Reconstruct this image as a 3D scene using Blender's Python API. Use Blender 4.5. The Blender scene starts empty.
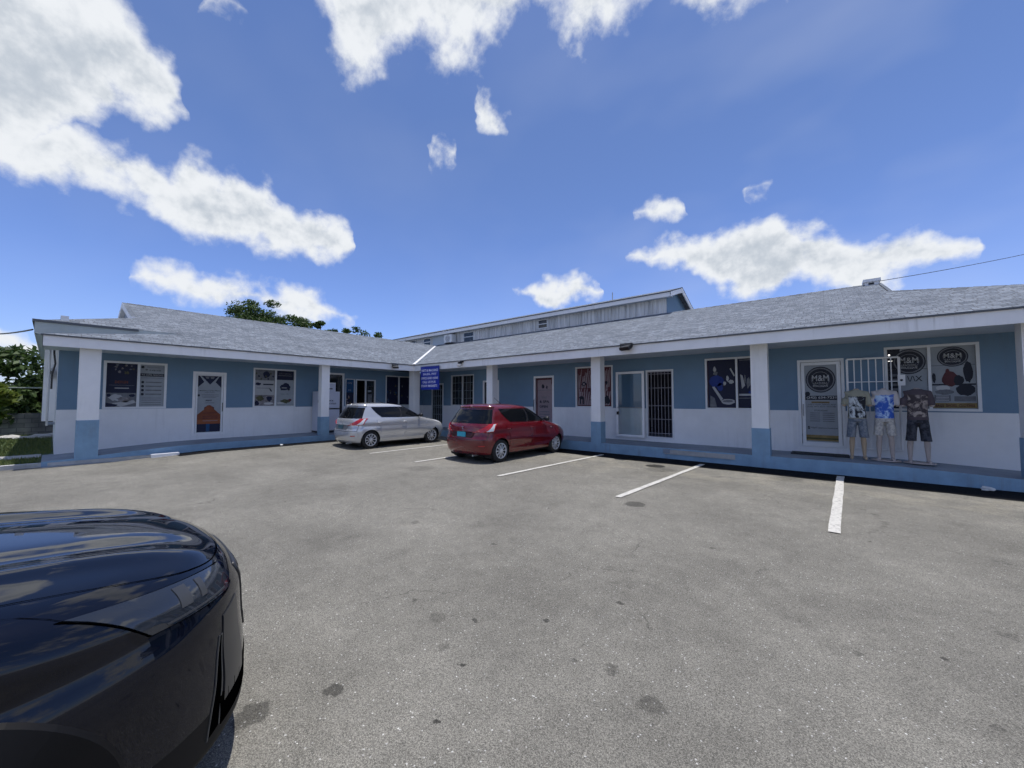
import bpy, bmesh, math, random
from math import sin, cos, tan, pi, radians, sqrt, atan2
from mathutils import Vector, Matrix
random.seed(7)
S = bpy.context.scene
COL = S.collection

# ------------------------------------------------------------------ camera, sky, sun, exposure
cam_d = bpy.data.cameras.new('camera')
cam = bpy.data.objects.new('camera', cam_d); COL.objects.link(cam)
cam_d.sensor_width = 36.0
cam_d.lens = 381.0 / 1024.0 * 36.0
cam_d.clip_start = 0.05
cam_d.clip_end = 2000
cam.location = (0, 0, 1.6)
cam.rotation_euler = (radians(90 + 2.405), 0, radians(39.58))
S.camera = cam
S.cycles.use_adaptive_sampling = True; S.cycles.adaptive_threshold = 0.03; S.cycles.adaptive_min_samples = 24
S.cycles.use_denoising = True
S.cycles.max_bounces = 7; S.cycles.diffuse_bounces = 3; S.cycles.glossy_bounces = 3; S.cycles.transparent_max_bounces = 6

SUN = Vector((0.02, 0.10, 1.0)).normalized()
sun_d = bpy.data.lights.new('sun', 'SUN'); sun_d.energy = 4.2; sun_d.angle = radians(0.53)
sun_d.color = (1.0, 0.96, 0.9)
sun = bpy.data.objects.new('sun', sun_d); COL.objects.link(sun)
sun.rotation_euler = SUN.to_track_quat('Z', 'Y').to_euler()
sun.location = (0, 0, 50)

S.view_settings.view_transform = 'Standard'
S.view_settings.look = 'None'
S.view_settings.gamma = 1.0
S.view_settings.exposure = 0.0
S.view_settings.use_curve_mapping = False

W = bpy.data.worlds.new('World'); S.world = W; W.use_nodes = True
def build_world():
    nt = W.node_tree; nt.nodes.clear(); N = nt.nodes.new; L = nt.links.new
    out = N('ShaderNodeOutputWorld')
    sky = N('ShaderNodeTexSky'); sky.sky_type = 'NISHITA'; sky.sun_disc = False
    sky.sun_elevation = math.asin(SUN.z); sky.sun_rotation = atan2(SUN.x, SUN.y)
    sky.altitude = 0; sky.air_density = 1.0; sky.dust_density = 0.3; sky.ozone_density = 2.0
    tint = N('ShaderNodeMixRGB'); tint.blend_type = 'MULTIPLY'; tint.inputs[0].default_value = 1
    tint.inputs[2].default_value = (0.90, 0.93, 1.30, 1)
    L(sky.outputs[0], tint.inputs[1])
    bg = N('ShaderNodeBackground'); bg.inputs[1].default_value = 0.1
    tc = N('ShaderNodeTexCoord')
    nrm = N('ShaderNodeVectorMath'); nrm.operation = 'NORMALIZE'; L(tc.outputs['Generated'], nrm.inputs[0])
    d = nrm.outputs[0]
    def math_(op, a, b=None, c=None):
        m = N('ShaderNodeMath'); m.operation = op
        for i, v in enumerate((a, b, c)):
            if v is None: continue
            if isinstance(v, (int, float)): m.inputs[i].default_value = v
            else: L(v, m.inputs[i])
        return m.outputs[0]
    sx = N('ShaderNodeSeparateXYZ'); L(d, sx.inputs[0])
    nw = N('ShaderNodeTexNoise'); nw.inputs['Scale'].default_value = 9; nw.inputs['Detail'].default_value = 3; nw.inputs['Roughness'].default_value = 0.6
    L(d, nw.inputs['Vector'])
    nws = N('ShaderNodeSeparateColor'); L(nw.outputs['Color'], nws.inputs[0])
    el = math_('ADD', math_('MULTIPLY', math_('ARCSINE', sx.outputs[2]), 57.2958), math_('MULTIPLY_ADD', nws.outputs[0], 7.0, -3.5))
    az = math_('ADD', math_('MULTIPLY', math_('ARCTAN2', sx.outputs[0], sx.outputs[1]), 57.2958), math_('MULTIPLY_ADD', nws.outputs[1], 9.0, -4.5))
    azn = math_('MULTIPLY_ADD', az, 1 / 120.0, 100 / 120.0)
    hz = N('ShaderNodeMapRange'); L(sx.outputs[2], hz.inputs[0]); hz.inputs[1].default_value = 0.08; hz.inputs[2].default_value = 0.62; hz.interpolation_type = 'SMOOTHSTEP'
    hm = N('ShaderNodeMixRGB'); L(hz.outputs[0], hm.inputs[0]); hm.inputs[1].default_value = (1.0, 1.10, 1.62, 1); hm.inputs[2].default_value = (0.98, 1.06, 1.36, 1)
    L(hm.outputs[0], tint.inputs[2]); L(tint.outputs[0], bg.inputs[0])
    # bands of cloud, each a list of (azimuth from +Y towards +X, elevation of its middle, half height) in degrees
    bands = [([(-98.2, 28.7, -9), (-97.4, 28.7, 7.8), (-96.0, 28.7, 7.7), (-94.7, 28.8, 7.5), (-93.3, 29.1, 7.4), (-92.0, 29.6, 7.3), (-90.6, 30.0, 7.1), (-89.3, 30.7, 6.3), (-88.0, 31.6, 5.2), (-86.6, 32.3, 4.4), (-85.3, 32.3, 4.3), (-83.9, 32.0, 3.7), (-82.6, 32.1, 2.3), (-81.2, 31.7, 0.3), (-80.4, 31.7, -9)], 0.42),
        ([(-97.5, 21.3, -9), (-96.7, 21.3, 1.2), (-94.9, 21.8, 1.5), (-93.2, 22.3, 2.1), (-91.4, 22.7, 3.0), (-89.6, 23.6, 2.5), (-87.8, 23.3, 2.2), (-86.1, 23.2, 2.6), (-84.3, 22.7, 2.4), (-82.5, 22.1, 2.1), (-80.7, 22.3, 3.1), (-78.9, 22.3, 3.7), (-77.2, 22.3, 3.8), (-75.4, 22.2, 3.7), (-73.6, 21.8, 3.6), (-71.8, 21.4, 3.5), (-70.1, 21.1, 3.2), (-68.3, 21.1, 3.1), (-66.5, 21.1, 2.9), (-64.7, 21.2, 2.0), (-62.9, 20.8, 0.6), (-62.1, 20.8, -9)], 0.5),
        ([(-94.2, 5.0, -9), (-93.4, 5.0, 1.1), (-92.4, 5.1, 1.1), (-91.5, 5.1, 0.3), (-90.7, 5.1, -9), (-85.4, 12.8, -9), (-84.6, 12.8, 0.1), (-81.0, 13.1, 1.1), (-77.3, 12.9, 1.4), (-73.6, 12.7, 1.4), (-69.9, 12.4, 1.4), (-66.2, 12.2, 1.5), (-62.5, 11.2, 0.1), (-61.7, 11.2, -9), (-38.9, 16.6, -9), (-38.1, 16.6, 0.4), (-34.2, 16.1, 2.0), (-30.3, 15.8, 2.0), (-26.4, 15.5, 0.4), (-25.6, 15.5, -9), (-23.2, 19.9, -9), (-22.4, 19.9, 0.3), (-18.6, 19.5, 1.3), (-14.8, 19.1, 2.2), (-11.0, 17.8, 4.0), (-7.2, 17.5, 4.6), (-3.4, 17.4, 4.1), (0.4, 16.3, 3.5), (4.2, 15.4, 3.0), (7.9, 15.0, 2.4), (11.7, 14.3, 0.7), (12.5, 14.3, -9)], 0.55),
        ([(-70.7, 46.7, -9), (-69.9, 46.7, 1.2), (-66.8, 45.8, 3.2), (-63.6, 44.5, 5.7), (-60.5, 45.5, 5.8), (-57.3, 47.1, 5.3), (-54.1, 48.0, 4.9), (-51.0, 47.7, 5.4), (-47.8, 47.8, 5.6), (-44.7, 48.5, 5.1), (-41.5, 49.2, 4.7), (-38.4, 49.6, 3.8), (-35.2, 49.4, 3.5), (-32.0, 49.1, 3.2), (-28.9, 47.8, 4.0), (-25.7, 47.4, 3.9), (-22.6, 48.0, 2.8), (-19.4, 49.1, 1.2), (-18.6, 49.1, -9), (-19.0, 48.2, -9), (-18.2, 48.2, 0.5), (-15.3, 46.8, 1.4), (-12.4, 45.2, 2.4), (-9.5, 44.7, 2.4), (-6.6, 44.2, 2.0), (-3.7, 43.5, 1.1), (-0.9, 42.4, 0.4), (2.0, 41.3, 0.3), (2.8, 41.3, -9)], 0.30),
        ([(-81.0, 39.8, -9), (-80.2, 39.8, 0.4), (-77.1, 40.8, 0.6), (-76.3, 40.8, -9), (-52.9, 33.9, -9), (-52.1, 33.9, 0.6), (-47.6, 33.8, 0.7), (-46.8, 33.8, -9), (-45.7, 38.9, -9), (-44.9, 38.9, 0.9), (-42.8, 37.8, 1.9), (-40.8, 36.9, 1.5), (-38.8, 35.8, 0.8), (-38.0, 35.8, -9), (-21.5, 25.9, -9), (-20.7, 25.9, 0.4), (-17.2, 25.4, 1.6), (-13.8, 24.6, 0.6), (-13.0, 24.6, -9), (-7.3, 25.3, -9), (-6.5, 25.3, 0.5), (-4.9, 25.3, 0.4), (-4.1, 25.3, -9)], 0.55)]
    best = None
    for band, gain in bands:
        r = N('ShaderNodeValToRGB'); L(azn, r.inputs[0]); cr = r.color_ramp; cr.interpolation = 'LINEAR'
        for i, (a, e, h) in enumerate(band):
            p = max(0.0, min(1.0, (a + 100) / 120.0))
            x = cr.elements[i] if i < 2 else cr.elements.new(p)
            x.position = p; x.color = (e / 90.0, (max(h, -4) + 10) / 30.0, 0, 1)
        sp = N('ShaderNodeSeparateColor'); L(r.outputs[0], sp.inputs[0])
        ce = math_('MULTIPLY', sp.outputs[0], 90.0); th = math_('MULTIPLY_ADD', sp.outputs[1], 30.0, -10.0)
        k = math_('MULTIPLY', math_('SUBTRACT', th, math_('ABSOLUTE', math_('SUBTRACT', el, ce))), gain)
        best = k if best is None else math_('MAXIMUM', best, k)
    # round the rest of the sky, out of the frame, loose fair-weather clouds
    n3 = N('ShaderNodeTexNoise'); n3.inputs['Scale'].default_value = 2.4; n3.inputs['Detail'].default_value = 3
    mp = N('ShaderNodeMapping'); mp.inputs['Scale'].default_value = (1.0, 1.6, 2.2); mp.inputs['Rotation'].default_value = (0.2, 0.5, 0.3)
    L(d, mp.inputs[0]); L(mp.outputs[0], n3.inputs['Vector'])
    away = math_('MAXIMUM', math_('GREATER_THAN', math_('ABSOLUTE', math_('ADD', az, 40.0)), 61.0), math_('GREATER_THAN', el, 56.0))
    loose = math_('MULTIPLY_ADD', n3.outputs[0], 5.0, -2.75)
    best = math_('MAXIMUM', best, math_('MULTIPLY_ADD', away, math_('ADD', loose, 3.0), -3.0))
    n1 = N('ShaderNodeTexNoise'); n1.inputs['Scale'].default_value = 10; n1.inputs['Detail'].default_value = 8
    n1.inputs['Roughness'].default_value = 0.63; L(d, n1.inputs['Vector'])
    dens = math_('ADD', math_('MINIMUM', best, 1.3), math_('MULTIPLY_ADD', n1.outputs[0], 3.3, -1.65))
    mr = N('ShaderNodeMapRange'); mr.interpolation_type = 'SMOOTHSTEP'; L(dens, mr.inputs[0])
    mr.inputs[1].default_value = -0.38; mr.inputs[2].default_value = 0.85
    # a thin high veil towards the right
    veil = N('ShaderNodeMapRange'); L(n3.outputs[0], veil.inputs[0]); veil.inputs[1].default_value = 0.44; veil.inputs[2].default_value = 0.78
    veil.inputs[4].default_value = 0.17
    vr = N('ShaderNodeMapRange'); L(az, vr.inputs[0]); vr.inputs[1].default_value = -45; vr.inputs[2].default_value = 5; vr.inputs[3].default_value = .25
    fac = math_('MAXIMUM', mr.outputs[0], math_('MULTIPLY', veil.outputs[0], vr.outputs[0]))
    # cloud body: billows lit from above, greyer where the cloud is thick
    up = N('ShaderNodeVectorMath'); up.operation = 'ADD'; L(d, up.inputs[0]); up.inputs[1].default_value = (0.0, 0.0, 0.022)
    n4 = N('ShaderNodeTexNoise'); n4.inputs['Scale'].default_value = 10; n4.inputs['Detail'].default_value = 4; n4.inputs['Roughness'].default_value = 0.6; L(up.outputs[0], n4.inputs['Vector'])
    lit = math_('SUBTRACT', n4.outputs[0], n1.outputs[0])
    thick = math_('ADD', math_('MULTIPLY', math_('MINIMUM', best, 2.2), 0.42), math_('MULTIPLY', lit, 3.0))
    rc = N('ShaderNodeMapRange'); rc.interpolation_type = 'SMOOTHSTEP'; L(thick, rc.inputs[0]); rc.inputs[1].default_value = 0.12; rc.inputs[2].default_value = 1.25
    cm = N('ShaderNodeMixRGB'); L(rc.outputs[0], cm.inputs[0]); cm.inputs[1].default_value = (0.90, 0.93, 0.97, 1); cm.inputs[2].default_value = (0.55, 0.61, 0.69, 1)
    cb = N('ShaderNodeBackground'); L(cm.outputs[0], cb.inputs[0]); cb.inputs[1].default_value = 0.95
    mx = N('ShaderNodeMixShader'); L(fac, mx.inputs[0]); L(bg.outputs[0], mx.inputs[1]); L(cb.outputs[0], mx.inputs[2])
    L(mx.outputs[0], out.inputs[0])
build_world()

# ------------------------------------------------------------------ helpers
def tag(o, label=None, cat=None, group=None, kind=None):
    if label: o['label'] = label
    if cat: o['category'] = cat
    if group: o['group'] = group
    if kind: o['kind'] = kind
    return o
def empty(name, loc=(0, 0, 0), rz=0.0, label=None, cat=None, group=None):
    o = bpy.data.objects.new(name, None); COL.objects.link(o)
    o.location = loc; o.rotation_euler = (0, 0, rz); o.empty_display_size = 0.3
    return tag(o, label, cat, group)
def adopt(o, parent):
    o.parent = parent
    if parent is not None:
        o.matrix_parent_inverse = Matrix.Identity(4)

MATS = {}
def mat(name, color, rough=0.6, metal=0.0, spec=0.5, var=0.0, scale=3.0, bump=0.0, bscale=40.0, coat=0.0, emit=None, dirt=0.0):
    if name in MATS: return MATS[name]
    m = bpy.data.materials.new(name); m.use_nodes = True; MATS[name] = m
    nt = m.node_tree; N = nt.nodes.new; L = nt.links.new
    b = nt.nodes['Principled BSDF']
    b.inputs['Base Color'].default_value = (*color, 1)
    b.inputs['Roughness'].default_value = rough; b.inputs['Metallic'].default_value = metal
    b.inputs['Specular IOR Level'].default_value = spec
    if coat: b.inputs['Coat Weight'].default_value = coat; b.inputs['Coat Roughness'].default_value = 0.03
    if emit: b.inputs['Emission Color'].default_value = (*emit[0], 1); b.inputs['Emission Strength'].default_value = emit[1]
    tc = N('ShaderNodeTexCoord')
    if var:
        n = N('ShaderNodeTexNoise'); n.inputs['Scale'].default_value = scale; n.inputs['Detail'].default_value = 8; n.inputs['Roughness'].default_value = 0.65
        L(tc.outputs['Object'], n.inputs['Vector'])
        mr = N('ShaderNodeMapRange'); L(n.outputs[0], mr.inputs[0]); mr.inputs[1].default_value = 0.3; mr.inputs[2].default_value = 0.7
        mr.inputs[3].default_value = 1 - var; mr.inputs[4].default_value = 1 + var
        mm = N('ShaderNodeMixRGB'); mm.blend_type = 'MULTIPLY'; mm.inputs[0].default_value = 1
        mm.inputs[1].default_value = (*color, 1); L(mr.outputs[0], mm.inputs[2])
        L(mm.outputs[0], b.inputs['Base Color'])
    if dirt:
        mp = N('ShaderNodeMapping'); mp.inputs['Scale'].default_value = (7, 7, .5); L(tc.outputs['Object'], mp.inputs[0])
        n = N('ShaderNodeTexNoise'); n.inputs['Scale'].default_value = 1.0; n.inputs['Detail'].default_value = 6; n.inputs['Roughness'].default_value = .7; L(mp.outputs[0], n.inputs['Vector'])
        n5 = N('ShaderNodeTexNoise'); n5.inputs['Scale'].default_value = .8; n5.inputs['Detail'].default_value = 3; L(tc.outputs['Object'], n5.inputs['Vector'])
        r1 = N('ShaderNodeMapRange'); L(n.outputs[0], r1.inputs[0]); r1.inputs[1].default_value = .52; r1.inputs[2].default_value = .75
        r2 = N('ShaderNodeMapRange'); L(n5.outputs[0], r2.inputs[0]); r2.inputs[1].default_value = .45; r2.inputs[2].default_value = .65; r2.inputs[4].default_value = dirt
        pr = N('ShaderNodeMath'); pr.operation = 'MULTIPLY'; L(r1.outputs[0], pr.inputs[0]); L(r2.outputs[0], pr.inputs[1])
        dm = N('ShaderNodeMixRGB'); dm.inputs[2].default_value = (.16, .15, .13, 1); L(pr.outputs[0], dm.inputs[0])
        src = b.inputs['Base Color'].links[0].from_socket if b.inputs['Base Color'].links else None
        if src: L(src, dm.inputs[1])
        else: dm.inputs[1].default_value = (*color, 1)
        L(dm.outputs[0], b.inputs['Base Color'])
    if bump:
        n = N('ShaderNodeTexNoise'); n.inputs['Scale'].default_value = bscale; n.inputs['Detail'].default_value = 4
        L(tc.outputs['Object'], n.inputs['Vector'])
        bp = N('ShaderNodeBump'); bp.inputs['Strength'].default_value = bump; bp.inputs['Distance'].default_value = 0.02
        L(n.outputs[0], bp.inputs['Height']); L(bp.outputs[0], b.inputs['Normal'])
    return m

class MB:
    """collects faces with several materials and links them as ONE mesh object"""
    def __init__(s): s.v = []; s.f = []; s.m = []; s.mats = []; s.uv = {}
    def mi(s, m):
        if m not in s.mats: s.mats.append(m)
        return s.mats.index(m)
    def poly(s, pts, m, uv=None):
        i = len(s.v); s.v += [tuple(p) for p in pts]; s.f.append(tuple(range(i, i + len(pts)))); s.m.append(s.mi(m))
        if uv: s.uv[len(s.f) - 1] = uv
    def box(s, x0, x1, y0, y1, z0, z1, m, M=None):
        P = [(x, y, z) for z in (z0, z1) for y in (y0, y1) for x in (x0, x1)]
        if M is not None: P = [tuple(M @ Vector(p)) for p in P]
        i = len(s.v); s.v += P
        for q in ((0, 2, 3, 1), (4, 5, 7, 6), (0, 1, 5, 4), (2, 6, 7, 3), (0, 4, 6, 2), (1, 3, 7, 5)):
            s.f.append(tuple(i + k for k in q)); s.m.append(s.mi(m))
    def cyl(s, p0, p1, r, m, n=10, r1=None, cap=True):
        p0, p1 = Vector(p0), Vector(p1); r1 = r if r1 is None else r1
        d = (p1 - p0).normalized(); a = d.orthogonal().normalized(); b = d.cross(a)
        i = len(s.v); k = s.mi(m)
        for p, rr in ((p0, r), (p1, r1)):
            for j in range(n):
                t = 2 * pi * j / n; s.v.append(tuple(p + (a * cos(t) + b * sin(t)) * rr))
        for j in range(n):
            s.f.append((i + j, i + (j + 1) % n, i + n + (j + 1) % n, i + n + j)); s.m.append(k)
        if cap:
            s.f.append(tuple(i + j for j in reversed(range(n)))); s.m.append(k)
            s.f.append(tuple(i + n + j for j in range(n))); s.m.append(k)
    def tube(s, pts, r, m, n=8):
        """one continuous bent tube; r may be a list"""
        pts = [Vector(p) for p in pts]; k = s.mi(m); i = len(s.v); L_ = len(pts)
        for q, p in enumerate(pts):
            d = (pts[min(q + 1, L_ - 1)] - pts[max(q - 1, 0)]).normalized()
            ref = Vector((0, 0, 1)) if abs(d.z) < 0.9 else Vector((1, 0, 0))
            a = d.cross(ref).normalized(); b = d.cross(a)
            rr = r[q] if isinstance(r, (list, tuple)) else r
            for j in range(n):
                t = 2 * pi * j / n; s.v.append(tuple(p + (a * cos(t) + b * sin(t)) * rr))
        for q in range(L_ - 1):
            for j in range(n):
                s.f.append((i + q * n + j, i + q * n + (j + 1) % n, i + (q + 1) * n + (j + 1) % n, i + (q + 1) * n + j)); s.m.append(k)
        s.f.append(tuple(i + j for j in range(n))); s.m.append(k)
        s.f.append(tuple(i + (L_ - 1) * n + j for j in reversed(range(n)))); s.m.append(k)
    def loft(s, rings, m, cap0=True, cap1=True):
        n = len(rings[0]); i = len(s.v); k = s.mi(m)
        for r in rings: s.v += [tuple(p) for p in r]
        for q in range(len(rings) - 1):
            for j in range(n):
                s.f.append((i + q * n + j, i + q * n + (j + 1) % n, i + (q + 1) * n + (j + 1) % n, i + (q + 1) * n + j)); s.m.append(k)
        if cap0: s.f.append(tuple(i + j for j in reversed(range(n)))); s.m.append(k)
        if cap1: s.f.append(tuple(i + (len(rings) - 1) * n + j for j in range(n))); s.m.append(k)
    def build(s, name, parent=None, smooth=False, local=True, fix=True):
        me = bpy.data.meshes.new(name); me.from_pydata(s.v, [], s.f)
        for m in s.mats: me.materials.append(m)
        me.polygons.foreach_set('material_index', s.m)
        if s.uv:
            ul = me.uv_layers.new(name='UVMap')
            for p in me.polygons:
                if p.index in s.uv:
                    for li, uv in zip(p.loop_indices, s.uv[p.index]): ul.data[li].uv = uv
        if fix:
            bm = bmesh.new(); bm.from_mesh(me); bmesh.ops.recalc_face_normals(bm, faces=bm.faces); bm.to_mesh(me); bm.free()
        if smooth: me.polygons.foreach_set('use_smooth', [True] * len(me.polygons))
        me.update()
        o = bpy.data.objects.new(name, me); COL.objects.link(o)
        if parent is not None:
            o.parent = parent
            if not local:
                ro = root_matrix(parent)
                o.matrix_parent_inverse = ro.inverted()
        return o
def root_matrix(o):
    m = Matrix.LocRotScale(o.location, o.rotation_euler, o.scale)
    if o.parent: m = root_matrix(o.parent) @ o.matrix_parent_inverse @ m
    return m

_tc = {}
def text_mesh(txt, bold=0.0):
    if (txt, bold) in _tc: return _tc[(txt, bold)]
    cu = bpy.data.curves.new('lettering', 'FONT'); cu.body = txt; cu.resolution_u = 2; cu.offset = bold
    o = bpy.data.objects.new('lettering', cu); COL.objects.link(o)
    me = bpy.data.meshes.new_from_object(o)
    V = [(v.co.x, v.co.y) for v in me.vertices]; F = [tuple(p.vertices) for p in me.polygons]
    bpy.data.objects.remove(o); bpy.data.curves.remove(cu); bpy.data.meshes.remove(me)
    xs = [v[0] for v in V] or [0, 1]; ys = [v[1] for v in V] or [0, 1]
    x0, x1, y0, y1 = min(xs), max(xs), min(ys), max(ys)
    V = [((x - x0) / max(1e-6, x1 - x0), (y - y0) / max(1e-6, y1 - y0)) for x, y in V]
    _tc[(txt, bold)] = (V, F); return V, F

class Panel:
    """a flat printed sheet: fractions from its top left corner; P(u, z, off) gives the point off metres out of the wall"""
    def __init__(s, P, u0, u1, z0, z1, base=0.0): s.P, s.u0, s.u1, s.z0, s.z1, s.base = P, u0, u1, z0, z1, base; s.mb = MB()
    def at(s, fx, fy, k): return s.P(s.u0 + (s.u1 - s.u0) * fx, s.z1 - (s.z1 - s.z0) * fy, s.base + 0.0015 * k)
    def rect(s, x0, y0, x1, y1, m, k=1): s.mb.poly([s.at(x0, y1, k), s.at(x1, y1, k), s.at(x1, y0, k), s.at(x0, y0, k)], m)
    def poly(s, pts, m, k=1): s.mb.poly([s.at(x, y, k) for x, y in pts], m)
    def ell(s, cx, cy, rx, ry, m, k=1, n=28): s.poly([(cx + rx * cos(2 * pi * i / n), cy - ry * sin(2 * pi * i / n)) for i in range(n)], m, k)
    def text(s, t, x0, y0, x1, y1, m, k=3, bold=0.0):
        V, F = text_mesh(t, bold)
        for f in F: s.mb.poly([s.at(x0 + (x1 - x0) * V[i][0], y1 - (y1 - y0) * V[i][1], k) for i in f], m)
    def blot(s, cx, cy, rx, ry, m, k=1, rnd=0.35, n=18, seed=0):
        r = random.Random(seed); s.poly([(cx + rx * (1 - rnd * r.random()) * cos(2 * pi * i / n), cy - ry * (1 - rnd * r.random()) * sin(2 * pi * i / n)) for i in range(n)], m, k)
    def build(s, name, parent): return s.mb.build(name, parent, local=False, fix=False)

# ------------------------------------------------------------------ materials
M_white = mat('white_wall_paint', (0.77, 0.775, 0.785), 0.75, dirt=.2, var=0.06, scale=1.3, bump=0.12, bscale=60)
M_blue = mat('blue_wall_paint', (0.140, 0.235, 0.34), 0.7, dirt=.3, var=0.06, scale=1.3, bump=0.12, bscale=60)
M_kblue = mat('blue_step_paint', (0.20, 0.33, 0.46), 0.6, dirt=.7, var=0.15, scale=2.5, bump=0.15, bscale=50)
M_floor = mat('walkway_grey_floor', (0.21, 0.25, 0.30), 0.6, var=0.18, scale=2.0, bump=0.1)
M_trim = mat('white_trim_paint', (0.80, 0.80, 0.81), 0.5, dirt=.45, var=0.05, scale=2.0)
M_soffit = mat('soffit_paint', (0.48, 0.55, 0.62), 0.7, var=0.04)
M_alu = mat('white_aluminium_frame', (0.68, 0.70, 0.72), 0.35, var=0.04, scale=6)
M_bars = mat('white_security_bars', (0.34, 0.33, 0.37), 0.5)
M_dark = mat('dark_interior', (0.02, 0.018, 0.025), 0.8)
M_black = mat('black_plastic', (0.012, 0.012, 0.014), 0.45)
M_glass = mat('dark_window_glass', (0.012, 0.016, 0.022), 0.03, spec=0.6, var=0.5, scale=1.5)
M_conc = mat('bare_concrete', (0.36, 0.36, 0.35), 0.85, var=0.2, scale=3.0, bump=0.3, bscale=45)
M_kerb = mat('kerb_concrete', (0.40, 0.40, 0.39), 0.85, var=0.25, scale=4.0, bump=0.3, bscale=45)
M_metal = mat('galvanised_metal', (0.42, 0.43, 0.44), 0.35, 0.9, var=0.15, scale=4)
M_lockgrey = mat('grey_lock_metal', (0.35, 0.36, 0.38), 0.4, 0.6)

def asphalt():
    m = bpy.data.materials.new('weathered_asphalt'); m.use_nodes = True
    nt = m.node_tree; N = nt.nodes.new; L = nt.links.new; b = nt.nodes['Principled BSDF']
    tc = N('ShaderNodeTexCoord'); P = tc.outputs['Object']
    def noise(sc, det=6, rough=0.6, vec=P):
        n = N('ShaderNodeTexNoise'); n.inputs['Scale'].default_value = sc; n.inputs['Detail'].default_value = det; n.inputs['Roughness'].default_value = rough
        L(vec, n.inputs['Vector']); return n.outputs[0]
    def rng(v, a, c, lo, hi, smooth=False):
        r = N('ShaderNodeMapRange'); L(v, r.inputs[0]); r.inputs[1].default_value = a; r.inputs[2].default_value = c
        r.inputs[3].default_value = lo; r.inputs[4].default_value = hi
        if smooth: r.interpolation_type = 'SMOOTHSTEP'
        return r.outputs[0]
    def mul(a, c):
        x = N('ShaderNodeMath'); x.operation = 'MULTIPLY'; L(a, x.inputs[0]); L(c, x.inputs[1]); return x.outputs[0]
    # aggregate: voronoi cells of about a centimetre, each with its own grey
    vo = N('ShaderNodeTexVoronoi'); vo.inputs['Scale'].default_value = 240; L(P, vo.inputs['Vector'])
    sep = N('ShaderNodeSeparateColor'); L(vo.outputs['Color'], sep.inputs[0])
    agg = rng(sep.outputs[0], 0, 1, 0.5, 1.5)
    vo2 = N('ShaderNodeTexVoronoi'); vo2.inputs['Scale'].default_value = 60; L(P, vo2.inputs['Vector'])
    sep2 = N('ShaderNodeSeparateColor'); L(vo2.outputs['Color'], sep2.inputs[0])
    peb = rng(sep2.outputs[1], 0.925, 0.93, 0, 1)
    pebs = mul(peb, rng(vo2.outputs['Distance'], 0.25, 0.32, 1, 0))
    gap = rng(vo.outputs['Distance'], 0.45, 0.75, 1.0, 0.72)
    fine = rng(noise(120, 4, 0.75), 0.3, 0.7, 0.65, 1.35)
    mid = rng(noise(5, 9, 0.78), 0.3, 0.7, 0.84, 1.16)
    big = rng(noise(0.55, 6, 0.6), 0.32, 0.68, 0.78, 1.2)
    worn = rng(noise(1.9, 8, 0.7), 0.5, 0.72, 1.0, 0.82, True)
    v = mul(mul(mul(agg, gap), fine), mul(mul(mid, big), worn))
    # hairline cracks, broken up along their length
    vc = N('ShaderNodeTexVoronoi'); vc.feature = 'DISTANCE_TO_EDGE'; vc.inputs['Scale'].default_value = 0.42
    wv = N('ShaderNodeTexNoise'); wv.inputs['Scale'].default_value = 2.5; wv.inputs['Detail'].default_value = 5; L(P, wv.inputs['Vector'])
    wx = N('ShaderNodeVectorMath'); wx.operation = 'MULTIPLY_ADD'; L(wv.outputs['Color'], wx.inputs[0]); wx.inputs[1].default_value = (.7, .7, 0); L(P, wx.inputs[2]); L(wx.outputs[0], vc.inputs['Vector'])
    ck = mul(rng(vc.outputs['Distance'], 0.0, 0.006, 1, 0, True), rng(noise(0.9, 4), 0.5, 0.62, 0, 0.4, True))
    ci = N('ShaderNodeMath'); ci.operation = 'SUBTRACT'; ci.inputs[0].default_value = 1; L(ck, ci.inputs[1]); v = mul(v, ci.outputs[0])
    # small dark tar specks
    vs = N('ShaderNodeTexVoronoi'); vs.inputs['Scale'].default_value = 2.6; L(P, vs.inputs['Vector']); ss = N('ShaderNodeSeparateColor'); L(vs.outputs['Color'], ss.inputs[0])
    sk = mul(rng(vs.outputs['Distance'], 0.035, 0.06, 0.6, 0, True), rng(ss.outputs[2], 0.8, 0.82, 0, 1)); si = N('ShaderNodeMath'); si.operation = 'SUBTRACT'; si.inputs[0].default_value = 1; L(sk, si.inputs[1]); v = mul(v, si.outputs[0])
    # oil spots and blotches at their real places (x, y, radius, strength)
    spots = [(-2.32, 5.78, .17, .55), (-2.14, 1.04, .055, .55), (-1.03, 2.18, .05, .35), (-0.76, 2.06, .075, .4), (-2.00, 2.03, .03, .6),
             (-2.25, 1.86, .07, .25), (-1.96, 1.67, .05, .25), (-1.24, 2.10, .03, .5), (-2.30, 0.70, .09, .5), (-3.26, 9.40, .24, .85), (-0.55, 1.55, .1, .3),
             (-7.4, 5.6, .35, .2), (0.1, 3.3, .03, .35), (-4.2, 3.1, .06, .35), (-3.0, 9.0, .35, .25), (-0.7, 9.55, .3, .2), (-1.75, 1.62, .02, .7), (-1.55, 1.28, .018, .75), (-2.6, 1.9, .03, .5), (-1.3, 2.9, .03, .55), (-2.9, 3.2, .035, .5), (0.6, 3.0, .03, .3), (-0.2, 2.0, .03, .4), (-1.62, 2.35, .022, .65), (0.9, 4.2, .06, .2), (-1.0, 4.6, .03, .5)]
    wob = N('ShaderNodeTexNoise'); wob.inputs['Scale'].default_value = 14; wob.inputs['Detail'].default_value = 4; L(P, wob.inputs['Vector'])
    ws = N('ShaderNodeVectorMath'); ws.operation = 'SUBTRACT'; L(wob.outputs['Color'], ws.inputs[0]); ws.inputs[1].default_value = (.5, .5, .5)
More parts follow.
